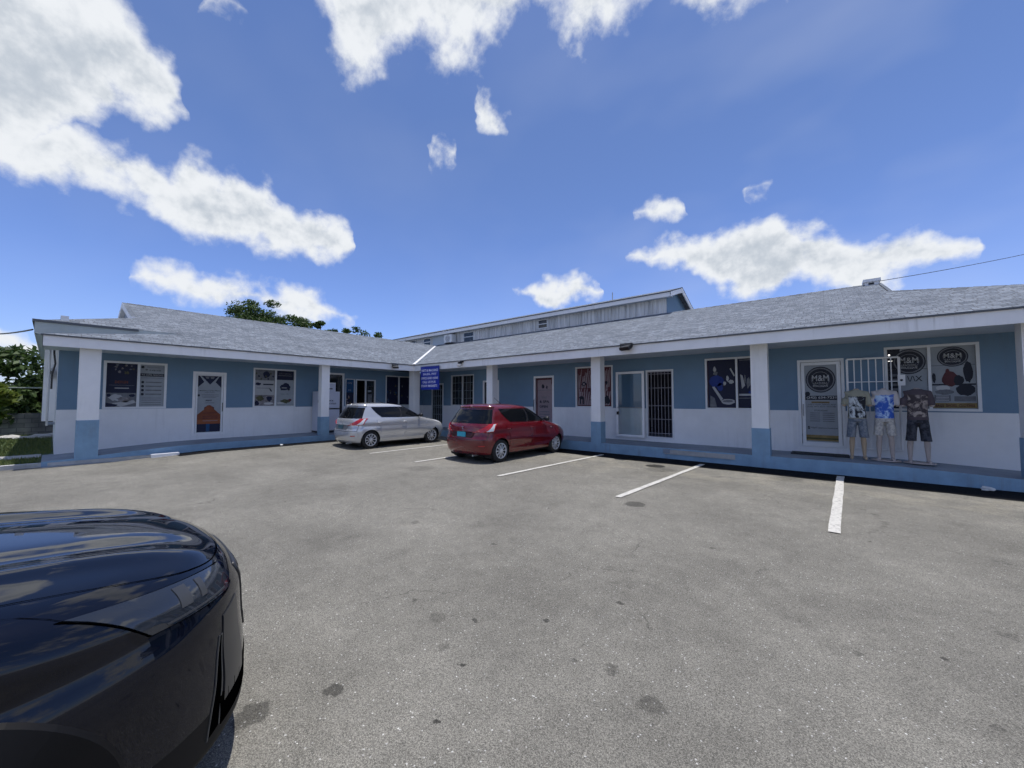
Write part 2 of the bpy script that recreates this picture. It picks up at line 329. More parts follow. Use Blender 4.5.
    wm = N('ShaderNodeVectorMath'); wm.operation = 'SCALE'; L(ws.outputs[0], wm.inputs[0]); wm.inputs['Scale'].default_value = 0.12
    wp = N('ShaderNodeVectorMath'); wp.operation = 'ADD'; L(P, wp.inputs[0]); L(wm.outputs[0], wp.inputs[1])
    for x, y, r, st in spots:
        di = N('ShaderNodeVectorMath'); di.operation = 'DISTANCE'; L(wp.outputs[0], di.inputs[0]); di.inputs[1].default_value = (x, y, 0)
        v = mul(v, rng(di.outputs['Value'], r * 0.75, r * 1.1, 1 - st, 1.0, True))
    # a faint curved tyre scuff in the right bay
    di = N('ShaderNodeVectorMath'); di.operation = 'DISTANCE'; L(wp.outputs[0], di.inputs[0]); di.inputs[1].default_value = (-0.75, 7.0, 0)
    ab = N('ShaderNodeMath'); ab.operation = 'COMPARE'; L(di.outputs['Value'], ab.inputs[0]); ab.inputs[1].default_value = 1.28; ab.inputs[2].default_value = 0.035
    sx = N('ShaderNodeSeparateXYZ'); L(P, sx.inputs[0])
    gx = rng(sx.outputs[0], 0.0, 0.3, 0, 1, True)
    arc = mul(mul(ab.outputs[0], gx), rng(noise(6, 4), 0.42, 0.6, 0.0, 0.3))
    inv = N('ShaderNodeMath'); inv.operation = 'SUBTRACT'; inv.inputs[0].default_value = 1; L(arc, inv.inputs[1])
    v = mul(v, inv.outputs[0])
    # pale dusty wear where cars stop in front of the step
    band = mul(rng(sx.outputs[1], 7.2, 9.2, 0, 1, True), rng(noise(1.3, 7, 0.65), 0.44, 0.62, 0, 1, True))
    c1 = N('ShaderNodeMixRGB'); L(band, c1.inputs[0]); c1.inputs[1].default_value = (0.216, 0.206, 0.178, 1); c1.inputs[2].default_value = (0.275, 0.258, 0.212, 1)
    cp = N('ShaderNodeMixRGB'); L(pebs, cp.inputs[0]); L(c1.outputs[0], cp.inputs[1]); cp.inputs[2].default_value = (0.52, 0.51, 0.48, 1)
    mm = N('ShaderNodeMixRGB'); mm.blend_type = 'MULTIPLY'; mm.inputs[0].default_value = 1; L(cp.outputs[0], mm.inputs[1]); L(v, mm.inputs[2])
    L(mm.outputs[0], b.inputs['Base Color'])
    b.inputs['Roughness'].default_value = 0.85; b.inputs['Specular IOR Level'].default_value = 0.3
    h = N('ShaderNodeMath'); h.operation = 'ADD'; L(vo.outputs['Distance'], h.inputs[0]); L(noise(130, 3), h.inputs[1])
    bp = N('ShaderNodeBump'); bp.invert = True; bp.inputs['Strength'].default_value = 0.55; bp.inputs['Distance'].default_value = 0.008
    L(h.outputs[0], bp.inputs['Height']); L(bp.outputs[0], b.inputs['Normal'])
    return m
M_asph = asphalt()

def shingles():
    m = bpy.data.materials.new('grey_asphalt_shingles'); m.use_nodes = True
    nt = m.node_tree; N = nt.nodes.new; L = nt.links.new; b = nt.nodes['Principled BSDF']
    uv = N('ShaderNodeUVMap'); uv.uv_map = 'UVMap'
    br = N('ShaderNodeTexBrick'); L(uv.outputs[0], br.inputs['Vector'])
    br.inputs['Scale'].default_value = 1.0; br.inputs['Brick Width'].default_value = 0.17; br.inputs['Row Height'].default_value = 0.145
    br.inputs['Mortar Size'].default_value = 0.008; br.inputs['Mortar Smooth'].default_value = 0.3; br.inputs['Bias'].default_value = 0.0
    br.offset = 0.43; br.offset_frequency = 2; br.squash = 1.25; br.squash_frequency = 3
    br.inputs['Color1'].default_value = (0.112, 0.130, 0.158, 1); br.inputs['Color2'].default_value = (0.205, 0.23, 0.268, 1); br.inputs['Mortar'].default_value = (0.085, 0.09, 0.1, 1)
    n = N('ShaderNodeTexNoise'); n.inputs['Scale'].default_value = 16; n.inputs['Detail'].default_value = 6; L(uv.outputs[0], n.inputs['Vector'])
    n2 = N('ShaderNodeTexNoise'); n2.inputs['Scale'].default_value = 0.8; n2.inputs['Detail'].default_value = 6; L(uv.outputs[0], n2.inputs['Vector'])
    def rng(v, lo, hi):
        r = N('ShaderNodeMapRange'); L(v, r.inputs[0]); r.inputs[1].default_value = 0.3; r.inputs[2].default_value = 0.7; r.inputs[3].default_value = lo; r.inputs[4].default_value = hi; return r.outputs[0]
    a = N('ShaderNodeMath'); a.operation = 'MULTIPLY'; L(rng(n.outputs[0], .7, 1.3), a.inputs[0]); L(rng(n2.outputs[0], .86, 1.14), a.inputs[1])
    mm = N('ShaderNodeMixRGB'); mm.blend_type = 'MULTIPLY'; mm.inputs[0].default_value = 1; L(br.outputs['Color'], mm.inputs[1]); L(a.outputs[0], mm.inputs[2])
    L(mm.outputs[0], b.inputs['Base Color']); b.inputs['Roughness'].default_value = 0.9; b.inputs['Specular IOR Level'].default_value = 0.25
    bp = N('ShaderNodeBump'); bp.inputs['Strength'].default_value = 0.6; bp.inputs['Distance'].default_value = 0.02; bp.invert = True
    L(br.outputs['Fac'], bp.inputs['Height']); L(bp.outputs[0], b.inputs['Normal'])
    return m
M_roof = shingles()

def line_paint():
    m = bpy.data.materials.new('worn_white_road_paint'); m.use_nodes = True
    nt = m.node_tree; N = nt.nodes.new; L = nt.links.new; b = nt.nodes['Principled BSDF']
    tc = N('ShaderNodeTexCoord')
    n = N('ShaderNodeTexNoise'); n.inputs['Scale'].default_value = 22; n.inputs['Detail'].default_value = 8; n.inputs['Roughness'].default_value = 0.75; L(tc.outputs['Object'], n.inputs['Vector'])
    r = N('ShaderNodeMapRange'); L(n.outputs[0], r.inputs[0]); r.inputs[1].default_value = 0.50; r.inputs[2].default_value = 0.64
    c = N('ShaderNodeMixRGB'); L(r.outputs[0], c.inputs[0]); c.inputs[1].default_value = (0.56, 0.545, 0.50, 1); c.inputs[2].default_value = (0.26, 0.25, 0.235, 1)
    L(c.outputs[0], b.inputs['Base Color']); b.inputs['Roughness'].default_value = 0.75
    return m
M_line = line_paint()

# ------------------------------------------------------------------ the setting
def lot_z(x, y): t = max(0, min(1, (-11.6 - x) / 2.0)); return 0.09 * t * max(0, min(1, (y - 1.0) / 2.0))
def ground():
    mb = MB()
    xs = [-400, -60, -30, -20, -13.6, -11.6, -8, -4, 0, 4, 8, 30, 400]; ys = [-400, -40, -8, -4, 1, 3, 8, 12, 30, 60, 400]; h = lot_z
    for i in range(len(xs) - 1):
        for j in range(len(ys) - 1):
            q = [(xs[i], ys[j]), (xs[i + 1], ys[j]), (xs[i + 1], ys[j + 1]), (xs[i], ys[j + 1])]
            mb.poly([(x, y, h(x, y)) for x, y in q], M_asph)
    o = mb.build('parking_lot_ground'); bm = bmesh.new(); bm.from_mesh(o.data); bmesh.ops.remove_doubles(bm, verts=bm.verts, dist=1e-4); bm.to_mesh(o.data); bm.free()
    tag(o, kind='structure')
ground()
for x0, y0, x1, y1 in [(-10.55, 6.1, -10.5, 10.1), (-8.2, 6.02, -8.12, 10.1), (-5.36, 6.03, -5.08, 10.3), (-2.69, 5.98, -2.42, 10.35), (0.02, 6.05, 0.17, 10.55)]:
    mb = MB(); w = 0.052 if x0 < 0 else 0.060; n = 14; r = random.Random(int(x0 * 10))
    L_ = []; R_ = []
    for i in range(n + 1):
        t = i / n; x = x0 + (x1 - x0) * t; y = y0 + (y1 - y0) * t
        L_.append((x - w + r.uniform(-.006, .006), y, 0.012)); R_.append((x + w + r.uniform(-.006, .006), y, 0.012))
    for i in range(n): mb.poly([L_[i], R_[i], R_[i + 1], L_[i + 1]], M_line)
    tag(mb.build('parking_line'), kind='structure')

def tar_band():
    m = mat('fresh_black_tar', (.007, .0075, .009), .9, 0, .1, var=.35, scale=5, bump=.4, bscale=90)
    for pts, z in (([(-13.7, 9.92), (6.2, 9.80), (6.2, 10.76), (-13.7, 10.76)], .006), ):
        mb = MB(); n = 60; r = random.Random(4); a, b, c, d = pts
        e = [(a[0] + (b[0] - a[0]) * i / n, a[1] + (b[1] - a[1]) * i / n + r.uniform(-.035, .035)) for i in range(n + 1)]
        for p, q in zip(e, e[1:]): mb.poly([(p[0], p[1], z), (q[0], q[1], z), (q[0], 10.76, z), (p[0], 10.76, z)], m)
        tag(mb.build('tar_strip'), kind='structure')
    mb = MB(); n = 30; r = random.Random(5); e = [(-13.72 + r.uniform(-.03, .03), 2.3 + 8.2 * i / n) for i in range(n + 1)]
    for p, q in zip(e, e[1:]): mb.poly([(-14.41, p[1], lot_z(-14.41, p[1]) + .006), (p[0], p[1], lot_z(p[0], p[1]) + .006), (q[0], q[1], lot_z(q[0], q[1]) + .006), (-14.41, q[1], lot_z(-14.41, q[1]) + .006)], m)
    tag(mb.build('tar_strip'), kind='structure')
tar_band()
def walkways():
    # right wing: step with blue riser, ramp falling away to the right
    mb = MB()
    prof = [(-16.3, .30), (1.0, .285), (1.6, .265), (2.9, .21), (4.2, .13), (6.0, .02)]
    yf = 10.75; yb = 12.3
    for (xa, za), (xb, zb) in zip(prof, prof[1:]):
        mb.poly([(xa, yf, za), (xb, yf, zb), (xb, yb, zb), (xa, yb, za)], M_floor)
        mb.poly([(xa, yf, -.1), (xb, yf, -.1), (xb, yf, zb), (xa, yf, za)], M_kblue)
        mb.box(xa, xb, 0, 0, 0, 0, M_kblue) if False else None
    mb.poly([(6.0, yf, -.1), (6.0, yb, -.1), (6.0, yb, .02), (6.0, yf, .02)], M_kblue)
    w = mb.build('walkway'); tag(w, kind='structure')
    p = MB(); p.box(-3.47, -1.78, 10.728, 10.76, .135, .252, M_conc); p.box(-3.5, -3.32, 10.72, 10.76, .16, .262, M_floor)
    o = p.build('concrete_patch', w)
    # left wing
    mb = MB()
    prof = [(-0.1, .13), (0.5, .16), (1.5, .235), (2.4, .285), (3.2, .30), (10.75, .30)]
    xf = -14.4; xb = -16.2
    for (ya, za), (yb2, zb) in zip(prof, prof[1:]):
        mb.poly([(xf, ya, za), (xf, yb2, zb), (xb, yb2, zb), (xb, ya, za)], M_floor)
        mb.poly([(xf, ya, -.1), (xf, yb2, -.1), (xf, yb2, zb), (xf, ya, za)], M_kblue)
    mb.poly([(xf, -.1, -.1), (xb, -.1, -.1), (xb, -.1, .13), (xf, -.1, .13)], M_kblue)
    tag(mb.build('walkway'), kind='structure')
    # the low blue strip in front of the ramp and the kerb beside the lawn
    mb = MB()
    mb.poly([(-14.4, -.1, .02), (-14.2, -.1, .012), (-14.2, 2.5, .012), (-14.4, 2.9, .06)], M_floor)
    tag(mb.build('painted_ground_strip'), kind='structure')
    mb = MB()
    pts = [(-8.0, -14.6), (-0.4, -14.44), (1.0, -14.30), (2.32, -14.16)]
    for (ya, xa), (yb2, xb) in zip(pts, pts[1:]):
        for zz0, zz1, o0, o1 in ((-.05, .10, 0, .17), ):
            P = [(xa + o0, ya), (xb + o0, yb2), (xb - o1, yb2), (xa - o1, ya)]
            mb.poly([(x, y, zz1) for x, y in P], M_kerb)
            mb.poly([(P[0][0], P[0][1], zz0), (P[1][0], P[1][1], zz0), (P[1][0], P[1][1], zz1), (P[0][0], P[0][1], zz1)], M_kerb)
            mb.poly([(P[3][0], P[3][1], zz0), (P[2][0], P[2][1], zz0), (P[2][0], P[2][1], zz1), (P[3][0], P[3][1], zz1)], M_kerb)
    mb.box(-14.34, -14.1, 1.78, 2.36, -.05, .125, M_trim)
    tag(mb.build('kerb'), kind='structure')
    # lawn and the paved strip that crosses it
    g = mat('lawn_soil', (0.055, 0.085, 0.025), 0.95, var=0.45, scale=2.2, bump=0.6, bscale=60)
    mb = MB(); mb.poly([(-14.62, -9, .075), (-14.45, -.1, .075), (-16.0, -.1, .075), (-26.9, -.1, .075), (-26.9, -9, .075)], g)
    mb.poly([(-16.03, -.1, .075), (-16.03, .1, .075), (-26.9, .1, .075), (-26.9, -.1, .075)], g)
    lawn = mb.build('lawn_ground'); tag(lawn, kind='structure')
    mb = MB(); mb.box(-16.9, -16.1, -6, -.12, .05, .1, M_conc)
    tag(mb.build('garden_path'), kind='structure')
    gm = bpy.data.materials.new('grass_blades'); gm.use_nodes = True
    nt = gm.node_tree; b = nt.nodes['Principled BSDF']; oi = nt.nodes.new('ShaderNodeNewGeometry'); r = nt.nodes.new('ShaderNodeValToRGB')
    nt.links.new(oi.outputs['Random Per Island'], r.inputs[0]); r.color_ramp.elements[0].color = (0.05, 0.09, 0.018, 1); r.color_ramp.elements[1].color = (0.15, 0.17, 0.045, 1)
    nt.links.new(r.outputs[0], b.inputs['Base Color']); b.inputs['Roughness'].default_value = 0.8
    mb = MB(); rr = random.Random(3)
    for _ in range(9000):
        x = -14.7 - 12 * rr.random() ** 1.2; y = -2.2 + 2.25 * rr.random()
        if -16.95 < x < -16.05: continue
        if x > -16 and y > -.15: continue
        a = rr.random() * 6.28; h = rr.uniform(.04, .11); w = .012
        lx, ly = rr.uniform(-.04, .04), rr.uniform(-.04, .04)
        mb.poly([(x - w * cos(a), y - w * sin(a), .07), (x + w * cos(a), y + w * sin(a), .07), (x + lx, y + ly, .07 + h)], gm)
    tag(mb.build('grass', fix=False), 'short patchy green grass of the lawn beside the kerb', 'grass', kind='stuff')
walkways()

# ------------------------------------------------------------------ the L-shaped shop building
BLD = empty('shop_building', (-15.2, 11.5, 0), 0, 'long low L-shaped shop block, blue and white walls under grey shingle roofs', 'building')
YW, XW = 12.15, -16.0
PR = lambda u, z, o: (u, YW - o, z)          # right wing wall, looking -Y
PL = lambda u, z, o: (XW + o, u, z)          # left wing wall, looking +X
ZB = 1.335
def wall(P, u0, u1, z0, z1, openings, depth=0.07):
    mb = MB()
    us = sorted({u0, u1} | {v for o in openings for v in o[:2]}); zs = sorted({z0, ZB, z1} | {v for o in openings for v in o[2:4]})
    for i in range(len(us) - 1):
        for j in range(len(zs) - 1):
            uc, zc = (us[i] + us[i + 1]) / 2, (zs[j] + zs[j + 1]) / 2
            if any(o[0] < uc < o[1] and o[2] < zc < o[3] for o in openings): continue
            m = M_white if zc < ZB else M_blue
            mb.poly([P(us[i], zs[j], 0), P(us[i + 1], zs[j], 0), P(us[i + 1], zs[j + 1], 0), P(us[i], zs[j + 1], 0)], m)
    for a, b, c, d in [o[:4] for o in openings]:
        for q in ([(a, c), (a, d)], [(b, c), (b, d)], [(a, c), (b, c)], [(a, d), (b, d)]):
            mb.poly([P(*q[0], 0), P(*q[1], 0), P(*q[1], -depth), P(*q[0], -depth)], M_white)
    return mb.build('wall', BLD, local=False, fix=False)
def frame(mb, P, a, b, c, d, w=0.05, o0=-0.06, o1=0.018, m=None, mull=(), rail=()):
    m = m or M_alu
    def bar(u0, u1, z0, z1, oo=0.0):
        A = [P(u, z, o) for o in (o0, o1 - oo) for z in (z0, z1) for u in (u0, u1)]
        i = len(mb.v); mb.v += A
        for q in ((0, 2, 3, 1), (4, 5, 7, 6), (0, 1, 5, 4), (2, 6, 7, 3), (0, 4, 6, 2), (1, 3, 7, 5)):
            mb.f.append(tuple(i + k for k in q)); mb.m.append(mb.mi(m))
    bar(a, a + w, c, d); bar(b - w, b, c, d); bar(a + w, b - w, c, c + w); bar(a + w, b - w, d - w, d)
    for u in mull: bar(u - w / 2, u + w / 2, c + w, d - w, 0.003)
    for z in rail: bar(a + w, b - w, z - w / 2, z + w / 2, 0.006)
def pane(P, a, b, c, d, parent, m=None, off=-0.045, name='pane'):
    mb = MB(); mb.poly([P(a, c, off), P(b, c, off), P(b, d, off), P(a, d, off)], m or M_glass)
    return mb.build(name, parent, local=False, fix=False)

# posters' printing colours
I_navy = mat('print_navy', (0.018, 0.022, 0.05), 0.4, 0, .15); I_ink = mat('print_ink', (0.025, 0.028, 0.04), 0.4, 0, .15); I_white = mat('print_white', (0.50, 0.51, 0.52), 0.4, 0, .15)
I_grey = mat('print_grey', (0.40, 0.41, 0.42), 0.4, 0, .15, var=0.1); I_pale = mat('print_pale_grey', (0.30, 0.33, 0.36), 0.4, 0, .15, var=0.08)
I_rust = mat('print_rust', (0.20, 0.062, 0.032), 0.4, 0, .15, var=0.2, scale=5); I_orange = mat('print_orange', (0.27, 0.09, 0.04), 0.4, 0, .15)
I_pink = mat('print_dusty_pink', (0.27, 0.215, 0.235), 0.4, 0, .15, var=0.12); I_maroon = mat('print_maroon', (0.10, 0.034, 0.04), 0.4, 0, .15, var=0.2)
I_tan = mat('print_tan', (0.24, 0.18, 0.075), 0.4, 0, .15, var=0.3, scale=6); I_blue = mat('print_blue', (0.018, 0.04, 0.20), 0.4, 0, .15); I_teal = mat('print_teal_blue', (0.018, 0.07, 0.17), 0.4, 0, .15)
I_mid = mat('print_mid_grey', (0.15, 0.16, 0.18), 0.4, 0, .15, var=0.25, scale=12); I_green = mat('print_olive', (0.085, 0.085, 0.045), 0.4, 0, .15, var=0.4, scale=14)
I_photo = mat('print_photo_grey', (0.20, 0.19, 0.20), 0.4, 0, .15, var=0.7, scale=9)

O_R = {'boutique_door': (-.57, .33, .44, 2.61), 'boutique_win': (1.03, 2.44, 1.36, 2.80), 'chair_win': (-2.73, -1.30, 1.33, 2.80), 'gate_door': (-4.47, -3.62, .40, 2.55),
       'red_win': (-7.04, -5.60, 1.33, 2.79), 'pink_door': (-8.92, -7.98, .42, 2.53), 'col_door': (-11.70, -10.76, .42, 2.45), 'grid_win': (-13.80, -12.27, 1.33, 2.77), 'bar_door': (-15.25, -14.36, .42, 2.42)}
O_L = {'dark_win': (.94, 2.31, 1.34, 2.74), 'arrow_door': (2.95, 3.85, .43, 2.54), 'car_win': (4.65, 6.08, 1.33, 2.77), 'side_door': (7.10, 8.02, .42, 2.74), 'shop_win': (8.08, 8.50, .9, 2.52),
       'open_door': (8.54, 9.50, .42, 2.52), 'corner_win': (10.02, 11.43, 1.33, 2.76)}
wall(PR, -16.0, 5.2, -0.1, 2.97, list(O_R.values()))
wall(PL, 0.10, 12.15, -0.1, 2.97, list(O_L.values()))

def win_part(P, o, mull=(), rail=(), w=0.05, name='window', m=None):
    mb = MB(); frame(mb, P, *o, w=w, mull=mull, rail=rail, m=m); return mb.build(name, BLD, local=False)
def handle(P, u, z, parent, m=None, h=0.28):
    mb = MB(); m = m or M_lockgrey
    p = [P(u, z - h / 2, 0.02), P(u, z - h / 2, 0.065), P(u, z + h / 2, 0.065), P(u, z + h / 2, 0.02)]
    mb.tube(p, 0.011, m, 6); return mb.build('handle', parent, local=False)
def bars(mb, P, a, b, c, d, nv, zs, r=0.009, off=0.03, fr=0.016, m=None):
    m = m or M_bars
    for q in ([(a, c), (a, d)], [(b, c), (b, d)], [(a, c), (b, c)], [(a, d), (b, d)]): mb.cyl(P(*q[0], off), P(*q[1], off), fr, m, 6)
    for i in range(1, nv + 1):
        u = a + (b - a) * i / (nv + 1); mb.cyl(P(u, c, off), P(u, d, off), r, m, 6)
    for z in zs: mb.cyl(P(a, z, off), P(b, z, off), r, m, 6)

# -- boutique door (right wing)
def oval_logo(p, cx, cy, rx, ry, ink=I_ink, paper=I_grey, k=1):
    p.ell(cx, cy, rx, ry, ink, k); p.ell(cx, cy, rx * .93, ry * .92, I_mid, k + 1); p.ell(cx, cy, rx * .84, ry * .82, ink, k + 2)
    p.ell(cx, cy - ry * .02, rx * .62, ry * .60, I_mid, k + 3); p.ell(cx, cy - ry * .02, rx * .58, ry * .55, ink, k + 4)
    p.text('M&M', cx - rx * .56, cy - ry * .34, cx + rx * .56, cy + ry * .12, paper, k + 6, 0.01)
    p.text('LEATHERS', cx - rx * .44, cy + ry * .20, cx + rx * .44, cy + ry * .34, paper, k + 6)
    p.text('BOUTIQUE', cx - rx * .50, cy + ry * .40, cx + rx * .50, cy + ry * .58, paper, k + 6, 0.01)
o = O_R['boutique_door']; d = win_part(PR, o, w=0.06, name='door')
mb = MB(); frame(mb, PR, o[0] + .07, o[1] - .07, o[2] + .05, o[3] - .07, w=.07, o0=-.05, o1=.005); mb.build('door_leaf', d, local=False)
pane(PR, o[0] + .13, o[1] - .13, o[2] + .11, o[3] - .13, d, off=-.04)
p = Panel(PR, o[0] + .14, o[1] - .14, o[2] + .12, o[3] - .14, -.036)
p.rect(0, 0, 1, 1, I_pale, 0); oval_logo(p, .5, .19, .47, .17)
p.ell(.08, .375, .085, .03, I_ink, 2); p.rect(.0, .40, 1, .455, I_ink, 2); p.text('(242) 634-7231', .05, .408, .97, .447, I_white, 4, 0.015)
p.rect(.2, .475, .76, .497, I_tan, 1); p.text('CUSTOM WEAR', .22, .479, .74, .494, I_ink, 3)
p.text('SHIRTS  JEANS  DRESSES  BAGS', .09, .507, .95, .525, I_ink, 3); p.text('SHOES  HATS  BELTS  WATCHES', .06, .532, .95, .55, I_ink, 3)
p.text('STORE HOURS', .28, .582, .70, .602, I_ink, 3)
for i in range(5):
    p.rect(.14, .62 + .026 * i, .45, .63 + .026 * i, I_mid, 1); p.rect(.54, .62 + .026 * i, .9, .63 + .026 * i, I_mid, 1)
p.rect(.06, .80, .13, .835, I_ink, 2); p.text('f', .085, .805, .11, .83, I_white, 3); p.text('M&M leathers boutique', .17, .806, .98, .832, I_ink, 3)
p.rect(0, .91, 1, .985, I_tan, 2); p.rect(0, .945, 1, .965, I_green, 3)
p.build('poster', d); handle(PR, o[0] + .10, 1.35, d)
# -- boutique window
o = O_R['boutique_win']; w_ = win_part(PR, o, mull=(1.73,), w=.05); pane(PR, o[0] + .04, o[1] - .04, o[2] + .04, o[3] - .04, w_, off=-.045)
p = Panel(PR, 1.08, 1.70, 1.41, 2.75, -.042); p.rect(.0, 0, 1, 1, I_pale, 0); p.rect(0, 0, .34, 1, I_ink, 1)
oval_logo(p, .56, .22, .42, .21, k=2); p.text('\\/\\X', .5, .46, .88, .55, I_ink, 3, 0.01)
for i in range(4): p.rect(.06, .42 + .08 * i, .28, .46 + .08 * i, I_mid, 2)
p.rect(.3, .44, .42, .54, I_mid, 2); p.rect(0, .34, 1, .35, I_mid, 1)
p.build('poster', w_)
p = Panel(PR, 1.765, 2.385, 1.41, 2.75, -.042); p.rect(0, 0, 1, 1, I_pale, 0); p.rect(0, .3, 1, .31, I_mid, 1); oval_logo(p, .5, .17, .36, .16, k=2)
p.blot(.42, .52, .2, .13, I_maroon, 2, .15, seed=2); p.blot(.62, .55, .13, .09, I_ink, 3, .2, seed=4); p.blot(.37, .4, .06, .05, I_maroon, 3)
p.blot(.84, .42, .12, .18, I_ink, 2, .2, seed=5); p.blot(.05, .5, .05, .09, I_ink, 2, .2, seed=6); p.rect(0, .6, 1, .625, I_ink, 1)
p.blot(.25, .67, .17, .05, I_white, 2, .15, seed=8); p.blot(.76, .7, .24, .1, I_ink, 2, .25, seed=9); p.blot(.28, .73, .25, .045, I_mid, 3, .2, seed=10)
p.rect(.04, .78, .42, .88, I_mid, 2); p.rect(.5, .8, .98, .88, I_mid, 2)
for i in range(4): p.rect(.08, .79 + .024 * i, .38, .798 + .024 * i, I_white, 3)
p.rect(0, .905, 1, .985, I_tan, 2); p.text('BAGS  SHOES  CLOTHES', .06, .925, .95, .968, I_maroon, 4, 0.02)
p.build('poster', w_)
M_lamp = mat('lit_shop_lamp', (1, 1, 1), 0.5, emit=((1.0, 0.97, 0.9), 3.0))
mb = MB(); p0 = PR(1.115, 2.62, -.028)
mb.cyl((p0[0], p0[1], p0[2]), (p0[0], p0[1] - .012, p0[2]), .016, M_lamp, 10)
mb.build('shop_lamp', w_, local=False); mb = MB(); mb.box(1.095, 1.165, YW + .028, YW + .032, 2.482, 2.489, M_lamp); mb.build('shop_lamp', w_, local=False)
# -- window with the dental chair picture
o = O_R['chair_win']; w_ = win_part(PR, o, mull=(-1.93,), w=.05); pane(PR, o[0] + .04, o[1] - .04, o[2] + .04, o[3] - .04, w_, off=-.045)
p = Panel(PR, -2.68, -1.96, 1.39, 2.75, -.042); p.rect(0, 0, 1, 1, I_navy, 0)
p.blot(.27, .2, .06, .07, I_grey, 2, .4, seed=1); p.blot(.3, .28, .1, .05, I_mid, 2, .4, seed=2); p.blot(.32, .45, .3, .14, I_blue, 1, .25, seed=3); p.blot(.45, .58, .12, .1, I_blue, 1, .3, seed=13)
p.blot(.72, .4, .06, .07, I_grey, 2, .4, seed=4); p.blot(.85, .47, .12, .05, I_grey, 2, .4, seed=5); p.poly([(.8, .2), (.84, .18), (.98, .34), (.94, .36)], I_grey, 2); p.blot(.62, .5, .07, .05, I_grey, 2, .4, seed=15)
p.poly([(.17, .57), (.25, .56), (.55, .82), (.47, .86)], I_grey, 2); p.blot(.72, .88, .27, .065, I_grey, 2, .2, seed=6); p.blot(.72, .87, .2, .03, I_mid, 3, .2, seed=16)
p.poly([(.1, .75), (.25, .8), (.33, .99), (.08, .99)], I_mid, 2); p.rect(.02, .03, .035, .97, I_maroon, 1)
p.build('poster', w_)
p = Panel(PR, -1.90, -1.35, 1.39, 2.75, -.042); p.rect(0, 0, 1, 1, I_navy, 0)
p.poly([(.1, .32), (.2, .35), (.3, .55), (.16, .62)], I_grey, 2); p.blot(.3, .42, .05, .1, I_mid, 3, .4, seed=2); p.blot(.45, .5, .12, .14, I_mid, 2, .5, seed=3); p.rect(.02, .72, .55, .76, I_grey, 2); p.rect(.0, .80, .8, .815, I_mid, 2)
p.blot(.6, .7, .2, .06, I_blue, 1, .3, seed=7); p.rect(.05, .02, .95, .04, I_mid, 1)
p.build('poster', w_)
# -- doorway with white bars and the glass door swung open against the wall
o = O_R['gate_door']; d = win_part(PR, o, w=.045, name='door')
mb = MB(); bars(mb, PR, o[0] + .06, o[1] - .06, o[2] + .04, o[3] - .06, 6, [.56, 1.0, 1.42, 1.98, 2.42], off=-.02, r=.008); mb.build('security_gate', d, local=False)
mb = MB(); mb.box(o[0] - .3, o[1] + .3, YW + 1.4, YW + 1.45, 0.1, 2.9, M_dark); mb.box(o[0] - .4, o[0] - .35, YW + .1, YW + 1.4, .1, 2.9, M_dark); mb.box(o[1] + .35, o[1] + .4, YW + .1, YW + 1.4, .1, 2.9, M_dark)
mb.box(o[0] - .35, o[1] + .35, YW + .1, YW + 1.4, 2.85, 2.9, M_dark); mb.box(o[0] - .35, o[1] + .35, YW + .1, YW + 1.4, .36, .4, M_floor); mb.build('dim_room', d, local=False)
def clear_glass():
    m = bpy.data.materials.new('clear_door_glass'); m.use_nodes = True; nt = m.node_tree; N = nt.nodes.new; L = nt.links.new
    nt.nodes.remove(nt.nodes['Principled BSDF']); out = nt.nodes['Material Output']
    t = N('ShaderNodeBsdfTransparent'); t.inputs[0].default_value = (.86, .93, .94, 1); g = N('ShaderNodeBsdfGlossy'); g.inputs['Roughness'].default_value = .02
    fr = N('ShaderNodeFresnel'); fr.inputs[0].default_value = 1.7; mx = N('ShaderNodeMixShader'); L(fr.outputs[0], mx.inputs[0]); L(t.outputs[0], mx.inputs[1]); L(g.outputs[0], mx.inputs[2]); L(mx.outputs[0], out.inputs[0])
    return m
M_clear = clear_glass()
PO = lambda u, z, o_: (u, YW - .10 - o_, z)
mb = MB(); frame(mb, PO, -5.44, -4.49, .40, 2.53, w=.075, o0=-.02, o1=.02, m=M_trim); lf = mb.build('door_leaf', d, local=False); lf['label'] = 'white framed glass door leaf swung open against the wall'
g_ = MB(); g_.poly([PO(-5.37, .47, 0), PO(-4.56, .47, 0), PO(-4.56, 2.46, 0), PO(-5.37, 2.46, 0)], M_clear); g_.build('glass', d, local=False)
mb = MB(); mb.cyl(PO(-5.38, 1.36, .05), PO(-4.55, 1.36, .05), .014, M_lockgrey, 6); mb.box(-5.40, -5.34, YW - .17, YW - .12, 1.12, 1.22, M_black); mb.build('push_bar', d, local=False)
# -- red / pink window and door
o = O_R['red_win']; w_ = win_part(PR, o, w=.05); pane(PR, o[0] + .04, o[1] - .04, o[2] + .04, o[3] - .04, w_)
p = Panel(PR, o[0] + .05, o[1] - .05, o[2] + .05, o[3] - .05, -.042); p.rect(0, 0, 1, 1, I_maroon, 0)
r = random.Random(5)
for i in range(26):
    x = i / 26 * 1.0 + .01; y = r.uniform(0, .2); h = r.uniform(.3, .75)
    p.poly([(max(.04, x - .02 - .12 * h), y + h), (max(.06, x - .12 * h + .012), min(.97, y + h)), (min(x + .02, .97), y + .02), (min(x, .96), y + .02)], I_pink, 1 + i % 2)
for i in range(14):
    x = .06 + .066 * i; p.poly([(x - .05, .97), (x + .01, .97), (x + .05, .62), (x + .02, .62)], I_pink, 3)
p.blot(.2, .42, .09, .08, I_ink, 5, .5, seed=3); p.ell(.2, .42, .03, .03, I_pink, 6); p.rect(.06, .53, .94, .545, I_maroon, 5)
